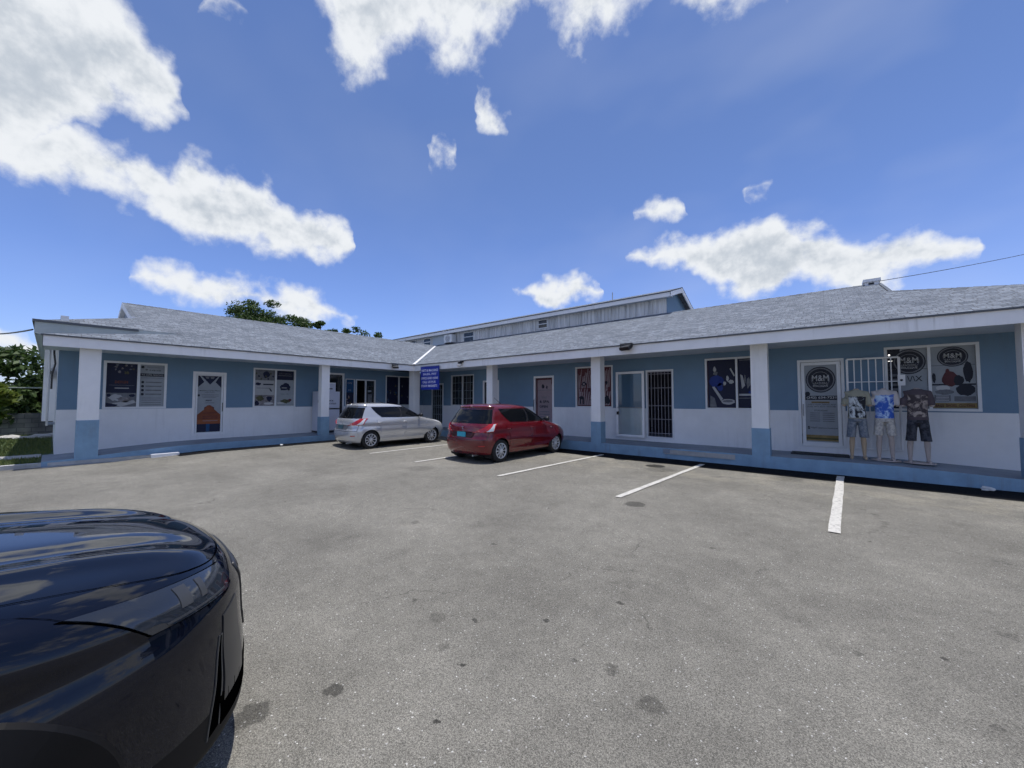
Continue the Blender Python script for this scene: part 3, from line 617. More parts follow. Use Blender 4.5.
p.blot(.13, .78, .09, .05, I_ink, 5, .3, seed=5); p.rect(.07, .78, .11, .95, I_ink, 5); p.rect(.16, .78, .2, .95, I_ink, 5); p.blot(.47, .86, .1, .12, I_ink, 5, .5, seed=6); p.blot(.86, .84, .1, .14, I_ink, 5, .5, seed=7); p.blot(.85, .4, .04, .06, I_ink, 5, .5, seed=9)
p.build('poster', w_)
o = O_R['pink_door']; d = win_part(PR, o, w=.07, name='door', m=M_trim); pane(PR, o[0] + .06, o[1] - .06, o[2] + .06, o[3] - .06, d)
p = Panel(PR, o[0] + .09, o[1] - .09, o[2] + .08, o[3] - .09, -.042); p.rect(0, 0, 1, 1, I_pink, 0); p.rect(0, 0, .08, 1, I_maroon, 1); p.rect(.92, 0, 1, .12, I_maroon, 1); p.rect(0, 0, 1, .03, I_maroon, 2)
p.blot(.42, .16, .1, .05, I_ink, 3, .4, seed=1); p.blot(.66, .18, .06, .04, I_ink, 3, .4, seed=2); p.rect(.1, .23, .95, .24, I_mid, 2)
p.text('NAILS', .35, .36, .65, .40, I_mid, 3); p.text('& SPA', .2, .44, .8, .49, I_ink, 3, 0.03); p.text('OPEN', .2, .54, .7, .59, I_ink, 3, 0.03)
for i in range(5): p.rect(.2, .66 + .05 * i, .8, .675 + .05 * i, I_mid, 2)
p.build('poster', d); handle(PR, o[0] + .035, 1.4, d, M_black, .4)
# -- dark glass door behind the column, gridded window, barred door
o = O_R['col_door']; d = win_part(PR, o, w=.07, name='door', m=M_trim); pane(PR, o[0] + .06, o[1] - .06, o[2] + .06, o[3] - .06, d); handle(PR, o[1] - .12, 1.4, d)
o = O_R['grid_win']; w_ = win_part(PR, o, mull=(-13.03,), w=.05); pane(PR, o[0] + .04, o[1] - .04, o[2] + .04, o[3] - .04, w_)
mb = MB(); M_mun = mat('thin_window_bars', (.22, .27, .30), .5)
for u in (-13.55, -13.3, -12.78, -12.53): mb.cyl(PR(u, o[2] + .05, -.03), PR(u, o[3] - .05, -.03), .008, M_mun, 5)
for z in (1.68, 2.03, 2.4): mb.cyl(PR(o[0] + .05, z, -.033), PR(o[1] - .05, z, -.033), .008, M_mun, 5)
mb.build('window_bars', w_, local=False)
o = O_R['bar_door']; d = win_part(PR, o, w=.06, name='door'); pane(PR, o[0] + .05, o[1] - .05, o[2] + .05, o[3] - .05, d)
mb = MB(); bars(mb, PR, o[0] + .08, o[1] - .08, o[2] + .05, o[3] - .08, 4, [.9, 1.25, 1.33, 1.8, 2.1], off=.0, r=.012, m=M_mun); mb.build('security_gate', d, local=False)
# -- left wing: dark poster window
o = O_L['dark_win']; w_ = win_part(PL, o, mull=(1.67,), w=.06); pane(PL, o[0] + .05, o[1] - .05, o[2] + .05, o[3] - .05, w_)
p = Panel(PL, 1.0, 1.64, 1.40, 2.68, -.042); p.rect(0, 0, 1, 1, I_navy, 0); r = random.Random(3)
for i in range(12): p.blot(r.uniform(.1, .9), r.uniform(.03, .24), r.uniform(.03, .08), r.uniform(.015, .05), (I_mid, I_green, I_photo)[i % 3], 2, .6, seed=i)
p.text('DESIGN', .28, .40, .70, .46, I_rust, 3, .02); p.rect(.1, .5, .92, .508, I_mid, 2); p.rect(.28, .56, .74, .58, I_grey, 2)
p.rect(0, .68, 1, 1, I_mid, 1); p.blot(.35, .79, .3, .09, I_grey, 2, .4, seed=5); p.blot(.6, .83, .3, .08, I_photo, 3, .4, seed=6); p.poly([(.2, .92), (.9, .84), (1, .9), (.5, 1)], I_grey, 3); p.poly([(.0, .9), (.4, .95), (.3, 1), (0, 1)], I_navy, 4); p.blot(.1, .74, .07, .05, I_navy, 4, .4, seed=8); p.blot(.85, .74, .12, .04, I_navy, 4, .4, seed=9)
p.build('poster', w_)
p = Panel(PL, 1.70, 2.25, 1.40, 2.68, -.042); p.rect(0, 0, 1, 1, I_pale, 0); p.ell(.1, .06, .07, .03, I_ink, 2); p.text('PRINTING', .28, .04, .8, .075, I_mid, 3); p.ell(.26, .12, .05, .02, I_mid, 2); p.text('& SERVICES', .38, .115, .85, .145, I_ink, 3, .01)
p.rect(0, .21, 1, .28, I_ink, 2); p.text('WE OFFER PRINTING', .06, .225, .95, .265, I_grey, 4)
p.rect(.05, .31, .95, .32, I_mid, 2)
for i in range(4):
    y = .42 + .095 * i; p.ell(.12, y, .06, .03, I_ink, 2); p.rect(.24, y - .015, .9, y + .012, I_mid, 2)
for y in (.79, .84, .9, .95): p.rect(.1, y, .9, y + .012, I_mid, 2)
p.build('poster', w_)
o = O_L['arrow_door']; d = win_part(PL, o, w=.07, name='door', m=M_trim)
mb = MB(); frame(mb, PL, o[0] + .08, o[1] - .08, o[2] + .05, o[3] - .08, w=.05, o0=-.05, o1=.006); mb.build('door_leaf', d, local=False)
pane(PL, o[0] + .12, o[1] - .12, o[2] + .1, o[3] - .12, d, off=-.045)
p = Panel(PL, o[0] + .13, o[1] - .13, o[2] + .11, o[3] - .13, -.042); p.rect(0, 0, 1, 1, I_pale, 0)
p.poly([(0, 0), (.08, 0), (.27, .11), (0, .21)], I_navy, 2); p.poly([(1, 0), (.92, 0), (.75, .11), (1, .21)], I_navy, 2); p.poly([(.14, 0), (.88, 0), (.52, .155)], I_navy, 2); p.poly([(.3, .01), (.72, .01), (.66, .05), (.36, .05)], I_mid, 3); p.rect(.46, .02, .54, .1, I_navy, 4)
p.text('GRAPHICS AND PRINT', .04, .255, .96, .275, I_ink, 3); p.text('SOLUTIONS', .3, .285, .72, .3, I_ink, 3); p.ell(.06, .35, .05, .02, I_ink, 2)
p.rect(.17, .335, .9, .343, I_mid, 2); p.rect(.17, .36, .9, .368, I_mid, 2); p.rect(.22, .385, .8, .392, I_mid, 2); p.text('PRINT', .35, .43, .62, .455, I_ink, 3, .03); p.rect(.32, .48, .72, .49, I_mid, 2)
p.poly([(.3, .565), (.5, .52), (.72, .565), (.72, .6), (.3, .6)], I_maroon, 2); p.poly([(0, .70), (.3, .6), (.42, .53), (.58, .53), (.72, .6), (1, .70), (1, .86), (0, .86)], I_rust, 3)
p.poly([(.0, .78), (1, .78), (1, .86), (0, .86)], I_orange, 4)
for y in (.66, .72, .755, .8): p.rect(.25, y, .88, y + .01, I_pink if y > .78 else I_maroon, 5)
p.rect(0, .86, 1, 1, I_navy, 2); p.rect(.4, .86, .55, 1, I_teal, 3)
p.build('poster', d); handle(PL, o[1] - .10, 1.36, d, M_black)
o = O_L['car_win']; w_ = win_part(PL, o, mull=(5.385,), w=.055); pane(PL, o[0] + .05, o[1] - .05, o[2] + .05, o[3] - .05, w_)
p = Panel(PL, 4.71, 5.35, 1.39, 2.71, -.042); p.rect(0, 0, 1, 1, I_grey, 0); p.rect(0, 0, 1, .29, I_mid, 1); p.blot(.58, .13, .2, .11, I_navy, 2, .3, seed=3)
for i in range(8): p.blot(.08 + .12 * i, .1 + .15 * ((i * 7) % 3) / 2, .06, .03, I_navy if i % 2 else I_green, 3, .5, seed=i)
p.blot(.17, .395, .17, .045, I_navy, 2, .3, seed=4); p.rect(.42, .385, .95, .42, I_ink, 2); p.rect(.1, .5, .8, .515, I_mid, 2); p.poly([(.72, .51), (.82, .53), (.9, .6), (.82, .6)], I_ink, 2)
p.rect(0, .70, 1, 1, I_photo, 1); p.blot(.3, .8, .24, .09, I_green, 2, .4, seed=5); p.blot(.75, .8, .2, .1, I_navy, 3, .5, seed=6); p.blot(.12, .93, .14, .08, I_navy, 3, .4, seed=7); p.blot(.72, .94, .27, .04, I_white, 4, .3, seed=8)
p.build('poster', w_)
p = Panel(PL, 5.42, 6.02, 1.39, 2.71, -.042); p.rect(0, 0, 1, 1, I_pale, 0); p.rect(0, 0, 1, .26, I_navy, 1); p.text('AUTO RENTALS', .15, .06, .85, .1, I_mid, 3); p.rect(.1, .13, .9, .145, I_mid, 3)
p.blot(.5, .47, .34, .1, I_navy, 2, .2, seed=3); p.blot(.55, .41, .2, .07, I_navy, 3, .2, seed=4); p.ell(.3, .53, .06, .035, I_ink, 4); p.ell(.72, .53, .06, .035, I_ink, 4); p.rect(.3, .48, .6, .5, I_grey, 4)
p.text('CALL US', .25, .65, .7, .69, I_mid, 3); p.blot(.55, .88, .35, .07, I_green, 2, .4, seed=5); p.blot(.8, .84, .12, .05, I_maroon, 3, .4, seed=6); p.blot(.25, .93, .25, .03, I_white, 3, .3, seed=7)
p.build('poster', w_)
o = O_L['side_door']; d = win_part(PL, o, w=.07, name='door', m=M_trim); pane(PL, o[0] + .06, o[1] - .06, o[2] + .06, o[3] - .06, d); handle(PL, o[0] + .12, 1.4, d)
o = O_L['shop_win']; w_ = win_part(PL, o, w=.03); pane(PL, o[0] + .02, o[1] - .02, o[2] + .02, o[3] - .02, w_)
p = Panel(PL, 8.11, 8.47, .93, 2.49, -.042); p.rect(0, 0, 1, .36, I_teal, 1); p.text('WATER', .2, .08, .8, .12, I_grey, 3); p.text('ICE', .35, .27, .65, .31, I_grey, 3); p.rect(0, .38, 1, 1, I_navy, 1); r = random.Random(8)
for i in range(22): p.blot(r.uniform(.1, .9), r.uniform(.42, .95), r.uniform(.06, .14), r.uniform(.02, .04), (I_green, I_pink, I_tan, I_mid)[i % 4], 2 + i % 2, .4, seed=i)
p.build('poster', w_)
o = O_L['open_door']; d = win_part(PL, o, w=.05, name='door', mull=(9.02,)); pane(PL, 9.05, o[1] - .05, o[2] + .05, o[3] - .05, d)
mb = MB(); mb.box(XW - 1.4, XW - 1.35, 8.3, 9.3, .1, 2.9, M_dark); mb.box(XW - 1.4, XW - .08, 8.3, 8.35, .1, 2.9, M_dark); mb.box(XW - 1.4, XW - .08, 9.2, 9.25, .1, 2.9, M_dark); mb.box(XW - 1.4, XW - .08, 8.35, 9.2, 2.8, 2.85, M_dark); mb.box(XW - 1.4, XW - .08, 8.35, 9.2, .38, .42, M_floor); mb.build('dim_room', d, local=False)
p = Panel(PL, 9.08, 9.42, .6, 2.4, -.042); p.rect(.2, .3, .8, .5, I_mid, 1); p.rect(.2, .2, .7, .24, I_pale, 1); p.blot(.6, .55, .2, .05, I_pale, 2, .4, seed=1); p.build('poster', d)
o = O_L['corner_win']; w_ = win_part(PL, o, mull=(10.75,), w=.05); pane(PL, o[0] + .04, o[1] - .04, o[2] + .04, o[3] - .04, w_)
p = Panel(PL, 10.07, 11.38, 1.4, 2.7, -.043); p.rect(0, 0, 1, 1, I_navy, 0); r = random.Random(12)
for i in range(16): p.blot(r.uniform(.05, .95), r.uniform(.3, .95), r.uniform(.02, .06), r.uniform(.02, .06), (I_mid, I_teal, I_green)[i % 3], 1 + i % 2, .5, seed=i)
p.build('poster', w_)

# -- columns
def column(x0, x1, y0, y1, ztop=2.96, zsplit=.93, zbot=0.0):
    mb = MB(); mb.box(x0, x1, y0, y1, zsplit, ztop, M_white); mb.box(x0 - .012, x1 + .012, y0 - .012, y1 + .012, zbot, zsplit, M_kblue); mb.build('column', BLD, local=False)
for a, b in ((-10.17, -9.86), (-5.68, -5.37), (-1.41, -1.07), (2.64, 2.98)): column(a, b, 10.75, 11.05, zbot=-.05)
column(-14.70, -14.40, .43, .80, zsplit=1.09, zbot=0.05)
column(-14.66, -14.40, 6.37, 6.66, zsplit=.98, zbot=0.0)
column(-14.72, -14.38, 10.42, 10.76, zsplit=.95, zbot=0.0)
# wall pier between the end of the left wing and its first column, end walls
mb = MB()
mb.box(-26, -16.006, 0.10, .25, -.1, 3.9, M_white); mb.build('wall', BLD, local=False); mb = MB()
mb.box(-27, -16.2, 22.9, 23.05, -.1, 3.2, M_white); mb.box(-27.05, -26.9, .25, 22.9, -.1, 3.2, M_white); mb.box(5.05, 5.2, 12.16, 22.9, -.1, 3.1, M_white); mb.box(-16.2, 5.2, 22.9, 23.05, -.1, 3.2, M_white)
mb.build('wall', BLD, local=False)
# small raised bay at the end of the left wing with the power meter
mb = MB(); mb.box(-20.2, -18.0, -.16, .095, .97, 3.55, M_white); mb.box(-18.0, -17.99, -.10, .04, 1.85, 2.55, M_trim); mb.box(-17.995, -17.98, .105, .112, .97, 3.3, M_trim); mb.build('service_bay', BLD, local=False)
mb = MB(); mb.box(-17.99, -17.86, -.08, .02, 2.25, 2.55, M_metal); mb.cyl((-17.86, -.03, 2.42), (-17.80, -.03, 2.42), .05, M_glass, 12); mb.build('power_meter', BLD, local=False)
mb = MB(); mb.tube([(-16.35, .02, 3.5), (-16.35, .02, 2.9), (-16.35, .05, 2.6), (-16.35, -.0, 2.3), (-16.35, -.0, 1.9)], .02, M_black, 6); mb.build('conduit', BLD, local=False); mb = MB(); mb.tube([(-16.45, -.05, 3.4), (-16.45, -.05, .9)], .022, M_metal, 6); mb.build('conduit', BLD, local=False)
mb = MB(); mb.poly([(-17.2, .09, .95), (-17.25, .09, .95), (-19.5, .09, .1), (-19.35, .09, .1)], M_trim); mb.box(-17.3, -17.0, -.08, .095, .9, .96, M_floor); mb.build('stair_rail', BLD, local=False)

# -- roofs
PIT = 0.33
EYR, EZ = 10.27, 3.165          # right eave
EXL = -14.17                    # left eave
YRID, XRID = 16.9, -20.65
ZR = EZ + PIT * (YRID - EYR); ZL = EZ + PIT * (EXL - XRID)
def rz(y): return EZ + PIT * (y - EYR)
def lz(x): return EZ + PIT * (EXL - x)
def uvR(p): return (p[0], (p[1] - EYR) * 1.053)
def uvL(p): return (p[1] + 3.3, (EXL - p[0]) * 1.053)
rf = MB()
def face(pts, uvf): rf.poly(pts, M_roof, [uvf(p) for p in pts])
# valley runs from the inner eave corner up to the lower of the two ridges
VX, VY = EXL, EYR
dv = min(YRID - EYR, EXL - XRID)
Vt = (VX - dv, VY + dv, EZ + PIT * dv)
XG = 1.36; YG = YRID - 2.43; XE = XG + (YG - EYR)
face([(VX, VY, EZ), (XE, EYR, EZ), (XG, YG, rz(YG)), (XG, YRID, ZR), (Vt[0] - .3, YRID, ZR), Vt], uvR)
face([(XE, EYR, EZ), (XE, 2 * YRID - EYR, EZ), (XG, 2 * YRID - YG, rz(YG)), (XG, YG, rz(YG))], lambda p: (p[1], (XE - p[0]) * 1.053))
face([(XE, 2 * YRID - EYR, EZ), (-27, 2 * YRID - EYR, EZ), (-27, YRID, ZR), (XG, YRID, ZR), (XG, 2 * YRID - YG, rz(YG))], lambda p: (p[0], (2 * YRID - EYR - p[1])))
YGL = 1.75; XGL = -17.76; XBL = 2 * XRID - EXL
YE0 = -.33                     # end eave of the main left roof
XM = -15.75                    # where the porch roof meets it
zM = lz(XM)
# porch roof, its left end dropping a little below the main roof
face([(EXL, -.18, EZ), (EXL, 2.6, EZ), (XM, 2.6, zM), (XM, -.18, zM - .38)], uvL)
face([(EXL, 2.6, EZ), (VX, VY, EZ), Vt, (XRID, Vt[1] + .05, ZL), (XRID, YGL, ZL), (XGL, YGL, lz(XGL)), (XM, YGL - (XM - XGL), lz(XM)), (XM, 2.6, zM)], uvL)
yh = YGL - (XM - XGL)
face([(XM, yh, lz(XM)), (XGL, YGL, lz(XGL)), (2 * XRID - XGL, YGL, lz(XGL)), (2 * XRID - XM, yh, lz(XM))], lambda p: (p[0], p[1]))
face([(XRID, YGL, ZL), (XRID, Vt[1] + .05, ZL), (XBL, Vt[1] + 3, EZ), (XBL, yh, EZ + .4), (2 * XRID - XM, yh, lz(XM)), (2 * XRID - XGL, YGL, lz(XGL))], lambda p: (p[1], p[0]))
# end overhang of the main left roof
face([(XM, YE0, zM + .0), (XM, yh, zM), (2 * XRID - XM, yh, zM), (2 * XRID - XM, YE0, zM)], lambda p: (p[0], p[1]))
face([(XM + .0, YE0, zM), (XM, YE0, zM - .02), (XM, yh, zM - .02), (XM, yh, zM)], lambda p: (p[0], p[1]))
roof = rf.build('roof', BLD, local=False, fix=False)
# gablets
mb = MB(); e = .06
mb.poly([(XG + .01, YG + .1, rz(YG)), (XG + .01, 2 * YRID - YG - .1, rz(YG)), (XG + .01, YRID, ZR - .04)], M_trim)
mb.build('gable_end', BLD, local=False); mb = MB()
mb.poly([(XGL - .15, YGL - .01, lz(XGL)), (2 * XRID - XGL + .15, YGL - .01, lz(XGL)), (XRID, YGL - .01, ZL - .05)], M_floor); mb.build('gable_end', BLD, local=False)
def rake(p, q, dx, dy, h=.16):
    p, q = Vector(p), Vector(q); o_ = Vector((dx, dy, 0)); dn = Vector((0, 0, -h))
    mb = MB(); A = [p, q, q + dn, p + dn]; B = [v + o_ for v in A]
    mb.poly(B, M_trim); mb.poly([A[0], A[1], B[1], B[0]], M_roof, [(0, 0), (1, 0), (1, .1), (0, .1)]); mb.poly([A[3], A[2], B[2], B[3]], M_trim); mb.poly([A[0], B[0], B[3], A[3]], M_trim); mb.poly([A[1], B[1], B[2], A[2]], M_trim)
    mb.build('rake_board', BLD, local=False)
rake((XG, YG, rz(YG) + .02), (XG, YRID, ZR + .02), .08, 0); rake((XG, 2 * YRID - YG, rz(YG) + .02), (XG, YRID, ZR + .02), .08, 0)
rake((XGL, YGL, lz(XGL) + .02), (XRID, YGL, ZL + .02), 0, -.14, .2); rake((2 * XRID - XGL, YGL, lz(XGL) + .02), (XRID, YGL, ZL + .02), 0, -.14, .2)
# fascias with a drip edge, soffits
FZ0, FZ1 = 2.885, 3.13
M_drip = mat('shingle_edge', (0.10, 0.11, 0.125), .8)
mb = MB()
mb.box(EXL - .02, XE, EYR + .02, EYR + .05, FZ0, FZ1, M_trim); mb.box(EXL - .02, XE + .02, EYR - .02, EYR + .08, FZ1, EZ - .004, M_drip)
mb.box(EXL - .05, EXL - .02, -.16, EYR + .05, FZ0, FZ1, M_trim); mb.box(EXL - .08, EXL + .02, -.2, EYR - .02, FZ1, EZ - .004, M_drip)
mb.box(XE - .05, XE - .02, EYR + .05, 2 * YRID - EYR, FZ0, FZ1, M_trim)
mb.build('fascia', BLD, local=False)
# end of the porch roof and the main left fascias
M_fas = mat('grey_green_shaded_trim', (.42, .46, .45), .6, var=.1)  # grey-green trim, darkened in the colour for the shade on these boards
mb = MB()
mb.poly([(EXL - .02, -.17, FZ0), (EXL - .02, -.17, EZ - .01), (XM, -.17, zM - .37), (XM, -.17, FZ0 + .06)], M_trim)
mb.poly([(XM, YE0, zM - .005), (XM, 2.6, zM - .005), (XM, 2.6, zM - .02), (XM, -.18, zM - .40), (XM, YE0, zM - .34)], M_fas)
mb.box(-26, XM - .01, YE0, YE0 + .03, zM - .34, zM - .01, M_fas); mb.box(-26.05, XM + .03, YE0 - .04, YE0, zM - .05, zM + .015, M_drip)
mb.box(XM, XM + .04, YE0 - .04, 1.6, zM - .05, zM + .012, M_drip)
mb.build('fascia', BLD, local=False)
mb = MB()
mb.box(EXL - .05, XE - .05, EYR + .05, YW + .1, 2.955, 2.985, M_soffit); mb.box(XW - .1, EXL - .05, -.165, EYR + .05, 2.95, 2.98, M_soffit)
mb.box(-26, XM - .02, YE0 + .03, .099, zM - .33, zM - .30, M_soffit)
mb.build('soffit', BLD, local=False)
# white flashing up the valley
mb = MB(); a = Vector((VX, VY, EZ)); b_ = Vector(Vt); n_ = Vector((-1, -1, 0)).normalized() * .055; up = Vector((0, 0, .035))
mb.poly([a - n_ + up, a + n_ + up, b_ + n_ + up, b_ - n_ + up], M_trim); mb.poly([a - n_ - up, a - n_ + up, b_ - n_ + up, b_ - n_ - up], M_trim); mb.poly([a + n_ - up, a + n_ + up, b_ + n_ + up, b_ + n_ - up], M_trim); mb.build('valley_flashing', BLD, local=False)
# ridge caps
mb = MB()
for p, q in (((Vt[0], YRID, ZR), (XG, YRID, ZR)), ((XRID, YGL, ZL), (XRID, Vt[1], ZL)), ((XG, YG, rz(YG)), (XE, EYR, EZ))):
    mb = MB(); p, q = Vector(p), Vector(q); n = int((q - p).length / .3); d_ = (q - p) / n; sd = Vector((-d_.y, d_.x, 0)).normalized() * .12
    for i in range(n):
        s0, s1 = p + d_ * i, p + d_ * (i + 1.15); u0 = Vector((0, 0, .03)); u1 = Vector((0, 0, .02)); dn = Vector((0, 0, -.035))
        mb.poly([s0 + u0, s1 + u1, s1 + sd + dn, s0 + sd + dn], M_roof, [(i * .21, .0), (i * .21 + .2, 0), (i * .21 + .2, .13), (i * .21, .13)]); mb.poly([s0 + u0, s1 + u1, s1 - sd + dn, s0 - sd + dn], M_roof, [(i * .21, .0), (i * .21 + .2, 0), (i * .21 + .2, .13), (i * .21, .13)])
    mb.build('ridge_cap', BLD, local=False, fix=False)
# vent box on the ridge end
mb = MB(); mb.box(1.04, 1.38, 16.75, 17.15, ZR - .1, ZR + .06, M_trim); mb.box(1.0, 1.42, 16.7, 17.2, ZR + .06, ZR + .15, M_trim); mb.box(1.13, 1.26, 16.74, 16.75, ZR - .03, ZR + .03, M_black)
tag(mb.build('roof_vent'), 'pale metal vent box standing on the ridge end of the long roof', 'roof vent')

# ------------------------------------------------------------------ upper storey block behind
UP = empty('clerestory_building', (-15, 18, 0), 0, 'taller block with pale ribbed siding and shallow gable roof rising behind the shingles', 'building')
M_rib = bpy.data.materials.new('ribbed_siding'); M_rib.use_nodes = True
def rib():
    nt = M_rib.node_tree; N = nt.nodes.new; L = nt.links.new; b = nt.nodes['Principled BSDF']; tc = N('ShaderNodeTexCoord')
    n = N('ShaderNodeTexNoise'); n.inputs['Scale'].default_value = 1.5; n.inputs['Detail'].default_value = 7; L(tc.outputs['Object'], n.inputs['Vector'])
    mp = N('ShaderNodeMapping'); mp.inputs['Scale'].default_value = (6, 6, .4); L(tc.outputs['Object'], mp.inputs[0]); n2 = N('ShaderNodeTexNoise'); n2.inputs['Scale'].default_value = 1.2; n2.inputs['Detail'].default_value = 5; L(mp.outputs[0], n2.inputs['Vector'])
    r = N('ShaderNodeValToRGB'); L(n2.outputs[0], r.inputs[0]); r.color_ramp.elements[0].position = .3; r.color_ramp.elements[1].position = .65
    r.color_ramp.elements[0].color = (.48, .49, .50, 1); r.color_ramp.elements[1].color = (.80, .80, .80, 1); L(r.outputs[0], b.inputs['Base Color']); b.inputs['Roughness'].default_value = .6
rib()
UY = 17.02; UX1 = -5.3; UX0 = -25.5
mb = MB(); n = int((UX1 - UX0) / .18)
for i in range(n):
    x = UX0 + (UX1 - UX0) * i / n; dx = (UX1 - UX0) / n
    mb.poly([(x, UY, 4.9), (x + dx * .55, UY, 4.9), (x + dx * .55, UY, 6.12), (x, UY, 6.12)], M_rib)
    mb.poly([(x + dx * .55, UY, 4.9), (x + dx * .65, UY + .035, 4.9), (x + dx * .65, UY + .035, 6.12), (x + dx * .55, UY, 6.12)], M_rib)
    mb.poly([(x + dx * .65, UY + .035, 4.9), (x + dx * .92, UY + .035, 4.9), (x + dx * .92, UY + .035, 6.12), (x + dx * .65, UY + .035, 6.12)], M_rib)
    mb.poly([(x + dx * .92, UY + .035, 4.9), (x + dx, UY, 4.9), (x + dx, UY, 6.12), (x + dx * .92, UY + .035, 6.12)], M_rib)
mb.build('siding', UP, local=False, fix=False)
mb = MB(); AY = 18.35; RZ = 6.78; BY = 20.6
mb.poly([(UX1, UY, 4.6), (UX1, BY, 4.6), (UX1, BY, 5.85), (UX1, AY, RZ - .12), (UX1, UY, 6.15)], M_blue)
mb.poly([(UX0, UY, 4.6), (UX0, BY, 4.6), (UX0, BY, 6.0), (UX0, UY, 6.1)], M_blue); mb.poly([(UX0, BY, 4.6), (UX1, BY, 4.6), (UX1, BY, 5.9), (UX0, BY, 5.9)], M_white); mb.build('wall', UP, local=False, fix=False)
mb = MB(); E0 = UY - .42; ez = 6.235; X1 = UX1 + .30; X0 = UX0 - .3; RX0 = X0 + 1.9
def f2(pts): mb.poly(pts, M_roof, [(p[0] + .3 * p[2], p[1] * 1.05) for p in pts])
f2([(X0, E0, ez), (X1, E0, ez), (X1, AY, RZ), (RX0, AY, RZ)]); f2([(X1, AY, RZ), (X1, BY + .3, 5.86), (X0, BY + .3, 5.86), (RX0, AY, RZ)]); f2([(X0, E0, ez), (RX0, AY, RZ), (X0, BY + .3, 5.86)]); mb.build('roof', UP, local=False, fix=False)
mb = MB(); mb.box(X0, X1 - .03, E0 + .01, E0 + .04, 6.01, 6.19, M_trim); mb.box(X0, X1, E0 - .02, E0 + .06, 6.19, 6.232, M_drip); mb.box(X0, X1 - .03, E0 + .04, UY + .03, 6.06, 6.085, M_soffit)
def rk(p, q):
    p, q = Vector(p), Vector(q)
    for a_, b2, m in ((-.04, -.24, M_trim), (.012, -.04, M_drip)):
        mb.poly([p + Vector((0, 0, a_)), q + Vector((0, 0, a_)), q + Vector((0, 0, b2)), p + Vector((0, 0, b2))], m)
        mb.poly([p + Vector((-.04, 0, b2)), q + Vector((-.04, 0, b2)), q + Vector((0, 0, b2)), p + Vector((0, 0, b2))], m)
rk((X1, E0, ez), (X1, AY, RZ)); rk((X1, AY, RZ), (X1, BY + .3, 5.86)); mb.build('fascia', UP, local=False, fix=False)
for x0, x1, z0, z1 in ((-12.2, -11.55, 5.5, 6.0), (-18.15, -17.2, 5.35, 5.98), (-19.9, -18.9, 5.3, 5.95), (-22.3, -21.5, 5.45, 6.0), (-24.3, -23.2, 5.45, 6.0)):
    mb = MB(); P = lambda u, z, o_: (u, UY - o_, z); frame(mb, P, x0, x1, z0, z1, w=.05, o0=-.01, o1=.03, rail=((z0 + z1) / 2,)); w_ = mb.build('window', UP, local=False); pane(P, x0 + .04, x1 - .04, z0 + .04, z1 - .04, w_, off=.012)
mb = MB(); mb.box(-21.3, -20.1, UY - .02, UY - .001, 5.3, 6.05, M_soffit); mb.build('blue_panel', UP, local=False)
mb = MB(); mb.cyl((-8.4, 18.3, 6.7), (-8.4, 18.3, 7.15), .025, M_metal, 6); mb.build('vent_pipe', UP, local=False)
AC = empty('air_conditioner', (-19.2, 16.75, 5.4), 0, 'boxy pale air conditioner unit hanging under the eave of the rear block', 'air conditioner')
mb = MB(); mb.box(-.35, .4, -.2, .22, 0, .5, M_alu); mb.build('case', AC); mb = MB()
for k in range(4):
    R0 = .06 + .05 * k; mb.tube([(.02 + R0 * cos(t * pi / 8), -.215, .25 + R0 * sin(t * pi / 8)) for t in range(17)], .006, M_black, 4)
mb.build('fan_grille', AC); mb = MB(); mb.box(-.3, -.26, -.2, .25, -.06, 0, M_metal); mb.build('bracket', AC); mb = MB(); mb.box(.28, .32, -.2, .25, -.06, 0, M_metal); mb.build('bracket', AC)

# ------------------------------------------------------------------ sign, lamps, wires, cooler, mat, litter
def sign():
    s = empty('hanging_sign', (-13.0, 10.22, 2.97), 0, 'blue banner sign with white lettering hanging from the eave at the inner corner', 'sign')
    m = mat('blue_banner', (0.012, 0.03, 0.32), .5, var=.15, scale=3); ink = mat('banner_lettering', (.72, .74, .85), .5)
    mb = MB(); n = 8
    def P(u, z, o_):
        b = .03 * sin(u * 5) ; return (u + .04 * (z - .45) * -.6, -o_ + b, z)
    for i in range(n):
        for j in range(3):
            ua, ub = -.62 + 1.24 * i / n, -.62 + 1.24 * (i + 1) / n; za, zb = -.93 + .99 * j / 3, -.93 + .99 * (j + 1) / 3
            mb.poly([P(ua, za, .0), P(ub, za, .0), P(ub, zb, .0), P(ua, zb, .0)], m); mb.poly([P(ua, za, -.012), P(ub, za, -.012), P(ub, zb, -.012), P(ua, zb, -.012)], m)
    for i, (t, a, b) in enumerate((('PARTS & MACHINES', -.52, .54), ('SALES, PAY', -.42, .42), ('OFFICE AND HOME', -.56, .52), ('CALL US FOR', -.46, .36), ('STRAW MARKETS', -.56, .46))):
        V, F = text_mesh(t, .025); z1 = -.06 - .165 * i; z0 = z1 - .10
        for f in F: mb.poly([P(a + (b - a) * V[k][0], z0 + (z1 - z0) * V[k][1], .006) for k in f], ink)
    mb.build('banner', s, fix=False)
    mb = MB(); mb.cyl((-.62, 0, .07), (.62, 0, .07), .012, M_metal, 6); mb.build('hanging_rod', s)
sign()
M_led = mat('lamp_glass', (.06, .064, .07), .4)
